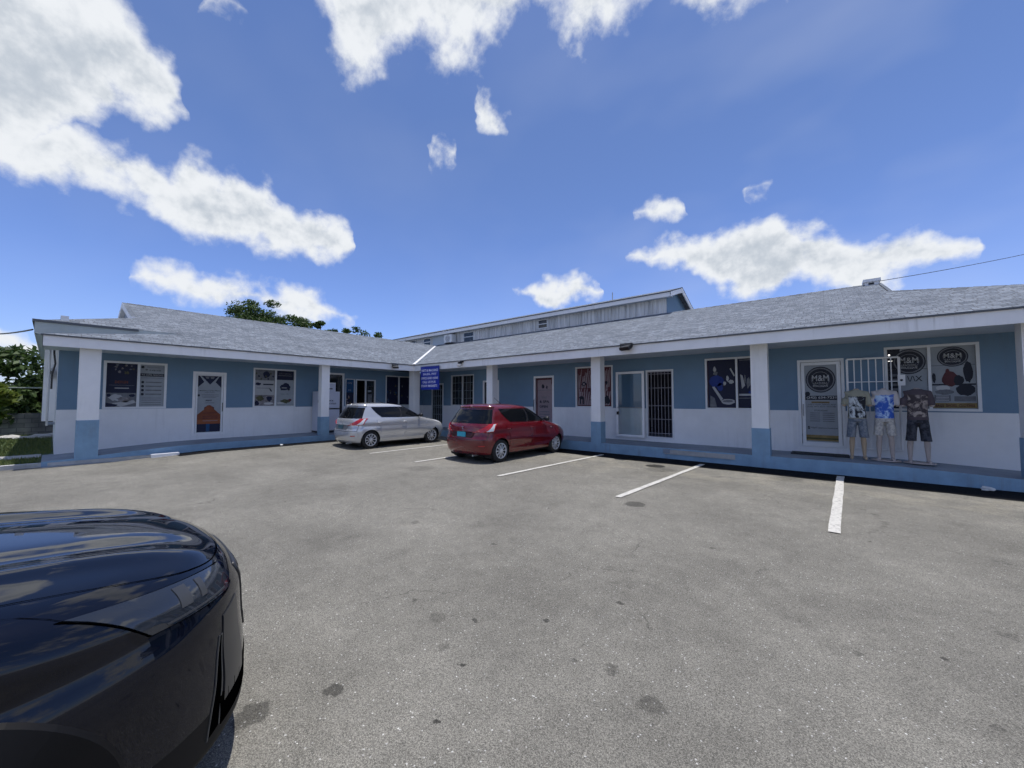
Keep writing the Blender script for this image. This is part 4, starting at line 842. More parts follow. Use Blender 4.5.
def floodlight(loc, rz, label, sc=1.0):
    o = empty('floodlight', loc, rz, label, 'floodlight', 'floodlights on the eaves')
    T = Matrix.Rotation(radians(-14), 4, 'Z') @ Matrix.Rotation(radians(-62), 4, 'X')
    mb = MB(); mb.box(-.15 * sc, .15 * sc, -.05 * sc, .03 * sc, -.11 * sc, .11 * sc, M_black, T)
    for k in range(6): mb.box((-.13 + .05 * k) * sc, (-.118 + .05 * k) * sc, .03 * sc, .06 * sc, -.09 * sc, .09 * sc, M_black, T)
    mb.build('housing', o)
    mb = MB(); mb.box(-.12 * sc, .12 * sc, -.056 * sc, -.051 * sc, -.08 * sc, .08 * sc, M_led, T); mb.build('lens', o)
    mb = MB(); mb.box(-.165 * sc, -.15 * sc, -.015, .015, -.03, .12, M_black); mb.box(.15 * sc, .165 * sc, -.015, .015, -.03, .12, M_black); mb.box(-.165 * sc, .165 * sc, .0, .09, .105, .12, M_black); mb.build('bracket', o)
floodlight((-4.28, 10.16, 3.06), 0, 'black floodlight on the eave above the open glass door')
floodlight((-14.06, 9.25, 3.0), radians(90), 'small black floodlight on the eave above the silver hatchback', .8)
c = empty('security_camera', (-11.1, 10.24, 2.97), 0, 'small white dome lamp with dark bracket under the eave above the red hatchback', 'security camera')
mb = MB()
for k in range(5):
    a0, a1 = pi / 2 * k / 5, pi / 2 * (k + 1) / 5
    mb.cyl((0, -.09, .04 - .11 * sin(a0)), (0, -.09, .04 - .11 * sin(a1)), .11 * cos(a0), M_trim, 12, r1=max(.004, .11 * cos(a1)), cap=False)
mb.build('dome', c, smooth=True); mb = MB(); mb.box(-.05, .05, -.1, .03, .04, .12, M_black); mb.box(.02, .14, -.06, .03, .1, .16, M_black); mb.build('bracket', c)

def wire(name, pts, r, label, m=None):
    mb = MB(); A, B = Vector(pts[0]), Vector(pts[1]); sag = pts[2]; n = 24
    mb.tube([A.lerp(B, i / n) - Vector((0, 0, 4 * sag * (i / n) * (1 - i / n))) for i in range(n + 1)], r, m or M_black, 5)
    tag(mb.build(name), label, 'wire')
wire('overhead_wire', [(1.42, 16.85, 5.42), (10.2, 29.2, 8.9), .12], .010, 'black overhead wire rising from the roof ridge towards the right')
wire('overhead_wire', [(-15.78, -.36, 3.42), (-38, -4.2, 6.4), .5], .022, 'dark service wire running from the left eave corner past the trees')
wire('overhead_wire', [(-20.0, -.2, 2.0), (-23.0, -6.5, 2.05), .02], .02, 'pale wire stretched low across the dark trees beside the meter bay', mat('pale_wire', (.35, .38, .33), .6))

def cooler():
    c = empty('drinks_cooler', (-15.66, 6.95, .30), radians(90), 'white two-section ice cooler with black frame behind the left wing column', 'cooler')
    wm = mat('cooler_white', (.55, .57, .66), .35, var=.04)
    mb = MB(); mb.box(-.24, .60, -.30, .30, .08, 1.64, wm); mb.build('cabinet', c)
    mb = MB()
    for x in (-.25, -.035, .57): mb.box(x, x + .035, -.335, -.302, .06, 1.66, M_black)
    mb.box(-.25, .605, -.334, -.302, .93, .97, M_black); mb.box(-.25, .605, -.33, .3, .03, .08, M_black); mb.build('frame', c)
    mb = MB(); mb.box(-.21, -.04, -.33, -.302, .1, .92, wm); mb.box(-.21, -.04, -.33, -.302, .98, 1.62, wm); mb.build('door', c)
    mb = MB(); mb.box(-.0, .56, -.33, -.302, .1, .92, wm); mb.box(-.0, .56, -.33, -.302, .98, 1.62, wm); dd = mb.build('door', c)
    P = lambda u, z, o_: (u, -.331 - o_, z)
    p = Panel(P, 0.0, .56, .98, 1.62, .001); p.rect(.02, .02, .98, .98, wm, 0); p.text('ICE', .25, .50, .55, .58, I_ink, 2, .02); p.text('COLD', .25, .68, .75, .77, I_ink, 2, .03)
    p.mb.build('lettering', dd, fix=False)
    mb = MB()
    for z in (.3, 1.25): mb.tube([(-.25, -.3, z - .08), (-.29, -.34, z - .06), (-.29, -.34, z + .06), (-.25, -.3, z + .08)], .012, M_black, 6); mb.build('handle', c); mb = MB()
    b = empty('carton', (-15.66, 7.22, 1.94), radians(90), 'small white box standing on top of the white cooler', 'box')
    mb = MB(); mb.box(-.18, .18, -.2, .2, 0, .33, wm); mb.build('box_body', b); mb = MB(); mb.box(-.185, .185, -.203, .203, .33, .36, M_trim); mb.build('box_lid', b)
    p = Panel(lambda u, z, o_: (u, -.204 - o_, z), -.18, .18, 0, .33, .001); p.rect(.25, .6, .65, .72, I_ink, 1); p.mb.build('box_print', b, fix=False)
cooler()
mb = MB(); mm_ = mat('dark_door_mat', (.03, .032, .036), .9, bump=.5, bscale=120)
mb.box(-.72, .36, 11.55, 12.05, .29, .312, mm_); tag(mb.build('door_mat'), 'dark flat door mat lying before the boutique door', 'door mat')
def litter(loc, sc, label, seed):
    r = random.Random(seed); bm = bmesh.new(); bmesh.ops.create_icosphere(bm, subdivisions=2, radius=1)
    for v in bm.verts: v.co *= r.uniform(.55, 1.1); v.co.z *= .6; v.co = Vector((v.co.x * sc * 1.3, v.co.y * sc, v.co.z * sc + sc * .45))
    me = bpy.data.meshes.new('litter'); bm.to_mesh(me); bm.free(); me.materials.append(mat('crumpled_paper', (.6, .6, .58), .8)); o = bpy.data.objects.new('litter', me); COL.objects.link(o); o.location = loc; tag(o, label, 'litter')
litter((2.13, 10.58, 0), .075, 'crumpled white paper on the asphalt below the right step', 1)
litter((-14.05, 4.95, .08), .055, 'small white wad lying at the foot of the left step', 2)

# ------------------------------------------------------------------ open white gate at the boutique
gt = empty('security_gate', (.82, 12.03, .30), 0, 'white barred security gate swung open behind the shirt mannequins', 'gate')
P = lambda u, z, o_: (u - .82, -o_, z - .30)
mb = MB(); bars(mb, P, .38, 1.25, .48, 2.56, 6, [2.02], r=.011, off=0, fr=.022, m=M_trim); mb.build('bar_frame', gt)
mb = MB(); mb.box(.405, .52, -.03, .03, 1.62, 1.86, M_trim); mb.cyl((.46, -.04, 1.74), (.46, -.02, 1.74), .025, M_black, 8); mb.build('lock_box', gt)

# ------------------------------------------------------------------ mannequins
def eval_mesh(o):
    dg = bpy.context.evaluated_depsgraph_get(); return bpy.data.meshes.new_from_object(o.evaluated_get(dg))
def remeshed(mb, voxel, m, name, parent, smooth_it=3):
    o = mb.build('tmp', None); md = o.modifiers.new('r', 'REMESH'); md.mode = 'VOXEL'; md.voxel_size = voxel
    ms = o.modifiers.new('s', 'SMOOTH'); ms.iterations = smooth_it; ms.factor = .5
    me = eval_mesh(o); bpy.data.objects.remove(o); me.name = name; me.materials.clear()
    me.materials.append(m); me.polygons.foreach_set('use_smooth', [True] * len(me.polygons))
    n = bpy.data.objects.new(name, me); COL.objects.link(n); n.parent = parent; return n
def ring(cx, cy, z, rx, ry, n=16, p=2.3):
    R = []
    for i in range(n):
        t = 2 * pi * i / n; c_, s_ = cos(t), sin(t); R.append((cx + rx * abs(c_) ** (2 / p) * (1 if c_ >= 0 else -1), cy + ry * abs(s_) ** (2 / p) * (1 if s_ >= 0 else -1), z))
    return R
def print_mat(name, shirt, ink, ink2, band, shift=(0, 0, 0)):
    """a shirt with a printed splash on the chest (object space of the shirt itself)"""
    m = bpy.data.materials.new(name); m.use_nodes = True; nt = m.node_tree; N = nt.nodes.new; L = nt.links.new; b = nt.nodes['Principled BSDF']; b.inputs['Roughness'].default_value = .85
    tc = N('ShaderNodeTexCoord'); sx = N('ShaderNodeSeparateXYZ'); L(tc.outputs['Object'], sx.inputs[0])
    def M(op, a, c=None):
        x = N('ShaderNodeMath'); x.operation = op
        for i, v in enumerate((a, c)):
            if v is None: continue
            if isinstance(v, (int, float)): x.inputs[i].default_value = v
            else: L(v, x.inputs[i])
        return x.outputs[0]
    n = N('ShaderNodeTexNoise'); n.inputs['Scale'].default_value = 5.5; n.inputs['Detail'].default_value = 5; n.inputs['Roughness'].default_value = .62; n.inputs['Distortion'].default_value = 1.1; sh_ = N('ShaderNodeVectorMath'); sh_.operation = 'ADD'; L(tc.outputs['Object'], sh_.inputs[0]); sh_.inputs[1].default_value = shift; L(sh_.outputs[0], n.inputs['Vector'])
    # chest field
    inz = M('MULTIPLY', M('GREATER_THAN', sx.outputs[2], band[0]), M('LESS_THAN', M('ADD', sx.outputs[2], M('MULTIPLY', n.outputs[0], .08)), band[1] + .04))
    inx = M('LESS_THAN', M('ADD', M('ABSOLUTE', sx.outputs[0]), M('MULTIPLY', n.outputs[0], .10)), band[2] + .05)
    f = M('MULTIPLY', inz, inx)
    fg = N('ShaderNodeMapRange'); L(n.outputs[0], fg.inputs[0]); fg.inputs[1].default_value = .47; fg.inputs[2].default_value = .58; fig = fg.outputs[0]
    front = M('LESS_THAN', sx.outputs[1], .02)
    f = M('MULTIPLY', f, front)
    c1 = N('ShaderNodeMixRGB'); L(fig, c1.inputs[0]); c1.inputs[1].default_value = (*ink, 1); c1.inputs[2].default_value = (*ink2, 1)
    c2 = N('ShaderNodeMixRGB'); L(f, c2.inputs[0]); c2.inputs[1].default_value = (*shirt, 1); L(c1.outputs[0], c2.inputs[2]); L(c2.outputs[0], b.inputs['Base Color']); return m
def camo_mat(name, a, c, sc=14):
    m = bpy.data.materials.new(name); m.use_nodes = True; nt = m.node_tree; N = nt.nodes.new; L = nt.links.new; b = nt.nodes['Principled BSDF']; b.inputs['Roughness'].default_value = .85
    tc = N('ShaderNodeTexCoord'); n = N('ShaderNodeTexNoise'); n.inputs['Scale'].default_value = sc; n.inputs['Detail'].default_value = 3; n.inputs['Distortion'].default_value = .8; L(tc.outputs['Object'], n.inputs['Vector'])
    r = N('ShaderNodeValToRGB'); r.color_ramp.interpolation = 'LINEAR'; L(n.outputs[0], r.inputs[0]); r.color_ramp.elements[0].position = .42; r.color_ramp.elements[0].color = (*a, 1); r.color_ramp.elements[1].position = .58; r.color_ramp.elements[1].color = (*c, 1); L(r.outputs[0], b.inputs['Base Color']); return m
M_mann = mat('mannequin_skin', (.40, .34, .31), .45, var=.05); M_mann2 = mat('mannequin_skin_warm', (.40, .30, .20), .45, var=.05)
def mannequin(loc, label, skin, shirt, shorts, base, rz=0.0, long_=.44, hang=.0, stance=.11):
    o = empty('mannequin', loc, rz, label, 'mannequin', 'dressed shop mannequins by the boutique door'); o.scale = (.86, .95, 1.035)
    mb = MB()
    # torso and hips, neck stump
    mb.loft([ring(0, 0, z, rx, ry) for z, rx, ry in ((.80, .15, .11), (.88, .165, .12), (.98, .145, .105), (1.10, .135, .1), (1.25, .165, .115), (1.36, .185, .11), (1.43, .13, .08), (1.47, .06, .055), (1.50, .05, .05))], M_mann)
    for s in (-1, 1):
        hip = (s * .085, 0, .88); kn = (s * (stance - .005), -.02, .47); an = (s * (stance + .01), .02, .09)
        mb.tube([hip, (s * .095, 0, .70), kn, (s * (stance + .005), .015, .33), an, (s * (stance + .01), .01, .04)], [.095, .082, .055, .058, .036, .036], M_mann, 12)
        mb.tube([(s * (stance + .01), .03, .04), (s * (stance + .02), -.06, .035), (s * (stance + .025), -.15, .028)], [.04, .042, .03], M_mann, 10)
        sh = (s * .18, 0, 1.40); mb.tube([(s * .12, 0, 1.39), sh, (s * .228, -.005, 1.27), (s * .245, -.02, 1.12)], [.06, .06, .047, .04], M_mann, 10)
    body = remeshed(mb, .014, skin, 'figure', o)
    mb = MB(); mb.loft([ring(0, 0, z, rx, ry) for z, rx, ry in ((.86 - hang, .185, .135), (1.0, .175, .13), (1.12, .172, .128), (1.27, .19, .14), (1.37, .20, .13), (1.44, .14, .095), (1.475, .085, .075))], M_mann)
    for s in (-1, 1): mb.tube([(s * .12, 0, 1.385), (s * .19, 0, 1.385), (s * .225, -.005, 1.28), (s * .238, -.015, 1.15)], [.075, .074, .064, .066], M_mann, 12)
    sh = remeshed(mb, .012, shirt, 'shirt', o, 2)
    mb = MB(); mb.loft([ring(0, 0, z, rx, ry) for z, rx, ry in ((.80, .18, .125), (.90, .18, .13))], M_mann)
    for s in (-1, 1): mb.loft([ring(s * (.088 + .10 * (.86 - z)), 0, z, r_, r_ * 1.15) for z, r_ in ((.88, .09), (.75, .094), (.62, .09), (long_, .095))], M_mann)
    remeshed(mb, .013, shorts, 'shorts', o, 2)
    if base:
        mb = MB(); mb.loft([ring(0, 0, z, r_, r_ * .7, 28, 2) for z, r_ in ((0, .27), (.012, .27), (.02, .26))], skin); mb.build('base_plate', o, smooth=False)
    return o
mannequin((.50, 11.42, .30), 'leftmost headless mannequin, cream sleeved shirt with black print and blue grey shorts', M_mann2, print_mat('shirt_black_print', (.27, .27, .21), (.012, .014, .02), (.5, .55, .58), (.88, 1.33, .165)), camo_mat('shorts_blue_grey', (.10, .13, .17), (.2, .22, .25), 18), False, 0.03, .46)
mannequin((.94, 11.45, .30), 'middle headless mannequin wearing bright blue printed shirt and pale shorts', M_mann, print_mat('shirt_blue_print', (.46, .43, .42), (.03, .10, .45), (.4, .55, .75), (.88, 1.36, .17), (3.1, 1.7, .4)), camo_mat('shorts_pale', (.32, .31, .30), (.5, .48, .44), 20), True, -.02, .52)
mannequin((1.43, 11.42, .30), 'rightmost headless mannequin wearing dark shirt with white splash and black shorts', M_mann, print_mat('shirt_dark_print', (.07, .055, .065), (.045, .035, .04), (.34, .29, .26), (.92, 1.36, .17), (7.7, 4.2, 2.2)), camo_mat('shorts_black', (.012, .014, .022), (.05, .055, .07), 16), True, 0.0, .44, stance=.14)

# ------------------------------------------------------------------ cars
def pchip(xs, ys):
    n = len(xs); h = [xs[i + 1] - xs[i] for i in range(n - 1)]; dl = [(ys[i + 1] - ys[i]) / h[i] for i in range(n - 1)]
    m = [dl[0]] + [0.0] * (n - 2) + [dl[-1]]
    for i in range(1, n - 1):
        if dl[i - 1] * dl[i] > 0:
            w1, w2 = 2 * h[i] + h[i - 1], h[i] + 2 * h[i - 1]; m[i] = (w1 + w2) / (w1 / dl[i - 1] + w2 / dl[i])
    def f(x):
        if x <= xs[0]: return ys[0]
        if x >= xs[-1]: return ys[-1]
        i = 0
        while x > xs[i + 1]: i += 1
        t = (x - xs[i]) / h[i]
        return (1 + 2 * t) * (1 - t) ** 2 * ys[i] + t * (1 - t) ** 2 * h[i] * m[i] + t * t * (3 - 2 * t) * ys[i + 1] + t * t * (t - 1) * h[i] * m[i + 1]
    return f
class Shell:
    A, B = .30, .72            # s: 0 front centre, A..B the side, 1 rear centre
    def __init__(s, rows, nf=2.7, nr=2.9, crease=None):
        z = [r[0] for r in rows]; s.z0, s.z1 = z[0], z[-1]
        s.yf, s.yr, s.w, s.Lf, s.Lr = [pchip(z, [r[k] for r in rows]) for k in range(1, 6)]
        s.nf, s.nr = nf, nr; s.crease = crease
    def pt(s, q, z, side=1, off=0.0):
        if off:
            e = 1e-3; q0 = min(max(q, e), 1 - e); a = s.raw(q0 + e, z) - s.raw(q0 - e, z); z_ = min(max(z, s.z0 + e), s.z1 - e); b = s.raw(q0, z_ + e) - s.raw(q0, z_ - e)
            n = a.cross(b); n.normalize(); p = s.raw(q, z)
            c = Vector((0, (s.yf(z) + s.yr(z)) / 2, z))
            if n.dot(p - c) < 0: n = -n
            p = p + n * off
        else: p = s.raw(q, z)
        return Vector((p.x * side, p.y, p.z))
    def raw(s, q, z):
        yf, yr, w, Lf, Lr = s.yf(z), s.yr(z), s.w(z), s.Lf(z), s.Lr(z)
        if q <= s.A:
            t = q / s.A * pi / 2; n = s.nf; r = (abs(cos(t)) ** n + abs(sin(t)) ** n) ** (-1 / n); p = Vector((w * r * sin(t), yf - Lf + Lf * r * cos(t), z))
        elif q >= s.B:
            t = (1 - q) / (1 - s.B) * pi / 2; n = s.nr; r = (abs(cos(t)) ** n + abs(sin(t)) ** n) ** (-1 / n); p = Vector((w * r * sin(t), yr + Lr - Lr * r * cos(t), z))
        else:
            t = (q - s.A) / (s.B - s.A); p = Vector((w, (yf - Lf) * (1 - t) + (yr + Lr) * t, z))
        if s.crease: p = s.crease(p)
        return p
    def sy(s, y, z):
        a, b = 0.0, 1.0
        for _ in range(30):
            m = (a + b) / 2
            if s.raw(m, z).y > y: a = m
            else: b = m
        return (a + b) / 2
    def levels(s, step):
        zs = [s.z0]; z = s.z0; acc = 0; p = None
        n = 900
        for i in range(1, n + 1):
            z = s.z0 + (s.z1 - s.z0) * i / n; zp = s.z0 + (s.z1 - s.z0) * (i - 1) / n
            acc += sqrt((s.yf(z) - s.yf(zp)) ** 2 * .6 + (z - zp) ** 2 + (s.w(z) - s.w(zp)) ** 2)
            if acc >= step: zs.append(z); acc = 0
        if s.z1 - zs[-1] < 1e-4: zs[-1] = s.z1
        else: zs.append(s.z1)
        return zs
    def body(s, name, parent, paint, under, arches, nS=90, step=.03, zdark=0.0):
        zs = s.levels(step); qs = [i / nS for i in range(nS + 1)]; bm = bmesh.new(); G = []
        for z in zs:
            r = [bm.verts.new(s.pt(q, z)) for q in qs]; l = [r[0]] + [bm.verts.new(s.pt(q, z, -1)) for q in qs[1:-1]] + [r[-1]]
            G.append(r + l[1:-1][::-1])
        n = len(G[0])
        for i in range(len(G) - 1):
            for j in range(n):
                f = bm.faces.new((G[i][j], G[i][(j + 1) % n], G[i + 1][(j + 1) % n], G[i + 1][j])); f.smooth = True
                f.material_index = 1 if zs[i] < zdark else 0
        bm.faces.new(G[-1]).smooth = True; f = bm.faces.new(G[0][::-1]); f.material_index = 1
        for yc, zc, R in arches:
            ins = {v for v in bm.verts if abs(v.co.x) > .5 and (v.co.y - yc) ** 2 + (v.co.z - zc) ** 2 < R * R}
            kill = [f for f in bm.faces if all(v in ins for v in f.verts)]
            bmesh.ops.delete(bm, geom=kill, context='FACES_ONLY')
            for v in list(ins):
                if v.is_valid and v.link_faces:
                    d = Vector((v.co.y - yc, v.co.z - zc)); d = d.normalized() * R if d.length > 1e-5 else Vector((0, R)); v.co.y = yc + d.x; v.co.z = max(zc + d.y, s.z0 if v.co.z <= s.z0 + .01 else zc + d.y)
            bmesh.ops.delete(bm, geom=[v for v in bm.verts if not v.link_faces], context='VERTS')
        bmesh.ops.recalc_face_normals(bm, faces=bm.faces)
        me = bpy.data.meshes.new(name); bm.to_mesh(me); bm.free(); me.materials.append(paint); me.materials.append(under)
        o = bpy.data.objects.new(name, me); COL.objects.link(o); o.parent = parent; return o
    def patch(s, name, parent, corners, m, off=.004, nu=14, nv=6, sides=(1, -1), mb=None, yz=True, thick=True):
        """four-sided patch lying on the shell; corners (y, z) on the flank when yz, else (s, z): lower front, lower rear, upper rear, upper front"""
        own = mb is None; mb = mb or MB()
        C = [(s.sy(a, b), b) if yz else (a, b) for a, b in corners]
        for sd in sides:
            g = []
            for j in range(nv + 1):
                row = []
                for i in range(nu + 1):
                    u, v = i / nu, j / nv
                    q = (C[0][0] * (1 - u) + C[1][0] * u) * (1 - v) + (C[3][0] * (1 - u) + C[2][0] * u) * v
                    z = (C[0][1] * (1 - u) + C[1][1] * u) * (1 - v) + (C[3][1] * (1 - u) + C[2][1] * u) * v
                    row.append((q, z))
                g.append(row)
            k = mb.mi(m); base = len(mb.v)
            P = [[s.pt(q, z, sd, off) for q, z in row] for row in g]
            for row in P: mb.v += [tuple(p) for p in row]
            W_ = nu + 1
            for j in range(nv):
                for i in range(nu):
                    q4 = (base + j * W_ + i, base + j * W_ + i + 1, base + (j + 1) * W_ + i + 1, base + (j + 1) * W_ + i)
                    mb.f.append(q4 if sd < 0 else q4[::-1]); mb.m.append(k)
            if thick:
                edge = [(0, i) for i in range(nu)] + [(j, nu) for j in range(nv)] + [(nv, i) for i in range(nu, 0, -1)] + [(j, 0) for j in range(nv, 0, -1)]
                b2 = len(mb.v)
                for j, i in edge:
                    mb.v.append(tuple(s.pt(g[j][i][0], g[j][i][1], sd, -.004)))
                for t in range(len(edge)):
                    j, i = edge[t]; j2, i2 = edge[(t + 1) % len(edge)]
                    mb.f.append((base + j * W_ + i, base + j2 * W_ + i2, b2 + (t + 1) % len(edge), b2 + t)); mb.m.append(k)
        if own:
            o = mb.build(name, parent, smooth=True, fix=True); flat_edges(o); return o
def flat_edges(o):
    me = o.data; bm = bmesh.new(); bm.from_mesh(me)
    for e in bm.edges:
        if len(e.link_faces) == 2 and e.calc_face_angle(0) > radians(40): e.smooth = False
    bm.to_mesh(me); bm.free()

M_tyre = mat('tyre_rubber', (.016, .016, .017), .85, bump=.2, bscale=60); M_under = mat('underbody_black', (.01, .01, .011), .7)
M_rim = mat('silver_hubcap', (.62, .63, .65), .35, .25); M_cglass = mat('tinted_car_glass', (.005, .006, .008), .04, spec=.3)
M_chrome = mat('chrome', (.7, .7, .72), .12, 1.0); M_redlens = mat('red_lamp_lens', (.42, .01, .015), .12, coat=.5); M_clearlens = mat('clear_lamp_lens', (.62, .64, .67), .12, coat=.5)
def wheel(parent, x, y, r, w, side, spokes=10, rimm=None):
    rimm = rimm or M_rim
    mb = MB(); prof = [(-.5, .66), (-.5, .90), (-.40, .985), (-.2, 1.0), (.2, 1.0), (.40, .985), (.5, .90), (.5, .66)]; n = 40
    mb.loft([[(x + a * w, y + r * b * cos(2 * pi * i / n), r + r * b * sin(2 * pi * i / n)) for i in range(n)] for a, b in prof], M_tyre, False, False)
    t = mb.build('wheel', parent, smooth=True)
    mb = MB(); xo = x + side * w * .5; R = r * .68
    def P(rr, a, d): return (xo - side * d, y + rr * cos(a), r + rr * sin(a))
    n = 40
    mb.loft([[P(rr, 2 * pi * i / n, d) for i in range(n)] for rr, d in ((R, .03), (R, -.004), (R * .93, -.006), (R * .88, .015))], rimm, False, False)
    mb.poly([P(R * .9, 2 * pi * i / n, .045) for i in range(n)], M_under)
    for k in range(spokes):
        a = 2 * pi * k / spokes; w0, w1 = .22 * 2 / spokes * 3, .19 * 2 / spokes * 3
        mb.poly([P(R * .2, a - w0 * 1.4, -.012), P(R * .2, a + w0 * 1.4, -.012), P(R * .92, a + w1 * .62, .006), P(R * .92, a - w1 * .62, .006)], rimm)
        for sg in (-1, 1): mb.poly([P(R * .2, a + sg * w0 * 1.4, -.012), P(R * .92, a + sg * w1 * .62, .006), P(R * .92, a + sg * w1 * .62, .04), P(R * .2, a + sg * w0 * 1.4, .04)], rimm)
    mb.loft([[P(rr, 2 * pi * i / 20, d) for i in range(20)] for rr, d in ((R * .27, .04), (R * .27, -.012), (R * .2, -.02))], rimm, False, True)
    mb.build('rim', t)
    return t
def wells(parent, arches, xo, xi):
    for yc, zc, R in arches:
        for sd in (-1, 1):
            mb = MB(); n = 24; A = [(yc + (R + .004) * cos(pi * (-.18 + 1.36 * i / n)), zc + (R + .004) * sin(pi * (-.18 + 1.36 * i / n))) for i in range(n + 1)]
            for (y0, z0), (y1, z1) in zip(A, A[1:]): mb.poly([(sd * xo, y0, z0), (sd * xo, y1, z1), (sd * xi, y1, z1), (sd * xi, y0, z0)], M_under)
            mb.poly([(sd * xi, y, z) for y, z in A], M_under); mb.build('wheel_well', parent, fix=False)
def hatchback(loc, rz, paint, label, plate_m, trim=None):
    car = empty('parked_hatchback', loc, rz, label, 'car', 'small hatchbacks parked at the step')
    rows = [(.17, 1.78, -1.68, .74, .55, .40), (.22, 1.90, -1.77, .79, .55, .40), (.32, 1.96, -1.84, .822, .55, .42), (.48, 2.0, -1.865, .842, .58, .44), (.60, 1.985, -1.86, .847, .6, .44), (.66, 1.96, -1.835, .846, .6, .42),
            (.72, 1.91, -1.815, .843, .62, .40), (.80, 1.78, -1.80, .835, .62, .38), (.88, 1.52, -1.785, .822, .62, .36), (.94, 1.20, -1.765, .803, .5, .34), (.98, .98, -1.74, .785, .36, .32), (1.05, .84, -1.69, .752, .3, .30), (1.20, .57, -1.60, .700, .28, .28),
            (1.35, .28, -1.50, .640, .26, .26), (1.41, .12, -1.48, .605, .26, .28), (1.45, -.08, -1.44, .545, .3, .3), (1.48, -.34, -1.32, .44, .3, .3), (1.50, -.62, -1.12, .27, .2, .2)]
    def crease(p):
        # soft shoulder line and a hollow below it along the doors
        f = max(0, min(1, (abs(p.x) - .6) / .1)); d = -.014 * math.exp(-((p.z - .74) / .06) ** 2) - .018 * math.exp(-((p.z - .42) / .08) ** 2) * (1 if abs(p.y) < 1.0 else max(0, 1 - (abs(p.y) - 1.0) * 5))
        fl = .018 * sum(math.exp(-((p.y - a) / .36) ** 2) for a in (1.215, -1.215)) * math.exp(-((p.z - .5) / .2) ** 2)
        return Vector((p.x * (1 + f * (d + fl) / .8), p.y, p.z))
    paint_shaded = mat(paint.name + '_recess_shade', tuple(v * .35 for v in paint.node_tree.nodes['Principled BSDF'].inputs['Base Color'].default_value[:3]), .4)  # darkened body paint, painting the shade of the plate recess
    s = Shell(rows, crease=crease); arches = [(1.215, .29, .335), (-1.215, .29, .335)]
    s.body('body', car, paint, M_under, arches, nS=84, step=.032, zdark=.20)
    for x, y in ((.745, 1.215), (.745, -1.215), (-.745, 1.215), (-.745, -1.215)): wheel(car, x, y, .293, .185, 1 if x > 0 else -1)
    wells(car, arches, .80, .5)
    for sd in (1, -1):
        d = s.patch('door', car, [(.86, .33), (-.06, .30), (-.06, .955), (.90, .955)], paint, .006, sides=(sd,), nu=10, nv=10)
        d2 = s.patch('door', car, [(-.075, .30), (-.86, .36), (-1.02, .955), (-.075, .955)], paint, .006, sides=(sd,), nu=10, nv=10)
        for dd, y in ((d, .05), (d2, -.92)):
            mb = MB(); q = s.sy(y, .845); mb.tube([tuple(s.pt(s.sy(y + .09, .845), .845, sd, .01)), tuple(s.pt(s.sy(y + .05, .845), .848, sd, .035)), tuple(s.pt(s.sy(y - .05, .845), .848, sd, .035)), tuple(s.pt(s.sy(y - .09, .845), .845, sd, .01))], .016, paint, 8); mb.build('handle', dd, smooth=True)
        s.patch('side_window', car, [(.74, 1.0), (-.06, 1.0), (-.10, 1.365), (.27, 1.365)], M_cglass, .006, sides=(sd,))
        s.patch('side_window', car, [(-.13, 1.0), (-.80, 1.02), (-1.13, 1.365), (-.15, 1.365)], M_cglass, .006, sides=(sd,))
        s.patch('pillar_trim', car, [(-.06, 1.0), (-.13, 1.0), (-.15, 1.365), (-.10, 1.365)], M_black, .0065, sides=(sd,), nu=3)
        qf, qg = s.sy(-1.47, .82), s.sy(-1.30, .99)
        s.patch('tail_light', car, [(.925, .765), (qf, .80), (qg, .992), (.80, .985)], M_redlens, .014, sides=(sd,), nu=16, nv=6, yz=False)
        s.patch('reversing_light', car, [(.83, .795), (qf + .014, .812), (qg + .012, .978), (qg + .045, .975)], M_clearlens, .020, sides=(sd,), nu=8, nv=4, yz=False)
        s.patch('headlight', car, [(1.80, .66), (1.40, .80), (1.18, .875), (1.62, .80)], M_clearlens, .006, sides=(sd,), nu=10, nv=6)
        s.patch('rear_reflector', car, [(-1.80, .425), (-1.72, .43), (-1.72, .455), (-1.80, .45)], M_redlens, .006, sides=(sd,), nu=4, nv=2)
        s.patch('side_indicator', car, [(.99, .79), (.95, .79), (.95, .815), (.99, .815)], M_clearlens, .007, sides=(sd,), nu=3, nv=2)
        # mirror
        mb = MB(); c_ = s.pt(s.sy(.66, 1.0), 1.0, sd); rings = []
        for t, rr in ((0, .03), (.05, .035), (.06, .07), (.13, .085), (.19, .07), (.21, .03)): rings.append([(c_.x + sd * t, c_.y + .01 + rr * .75 * cos(a * pi / 6), c_.z + .055 + rr * .8 * sin(a * pi / 6)) for a in range(12)])
        mb.loft(rings, M_black); mb.build('mirror', car, smooth=True)
    s.patch('windscreen', car, [(0, 1.0), (s.A * .82, 1.0), (s.A * .78, 1.38), (0, 1.38)], M_cglass, .006, yz=False, nu=10, nv=8)
    mb = MB(); s.patch('rear_window', car, [(1, 1.0), (s.B + .17 * (1 - s.B), 1.0), (s.B + .20 * (1 - s.B), 1.345), (1, 1.345)], M_cglass, .008, yz=False, mb=mb, nu=12, nv=8)
    o = mb.build('rear_window', car, smooth=True); flat_edges(o)
    mb = MB(); s.patch('x', None, [(1, .64), (s.B + .72 * (1 - s.B), .64), (s.B + .66 * (1 - s.B), .785), (1, .785)], paint_shaded, .005, yz=False, mb=mb, nu=6, nv=3); mb.build('plate_recess_shade', car, smooth=True)
    mb = MB(); yq = s.yr(.70) - .03
    mb.box(-.16, .16, yq, yq + .02, .655, .775, plate_m); mb.build('number_plate', car)
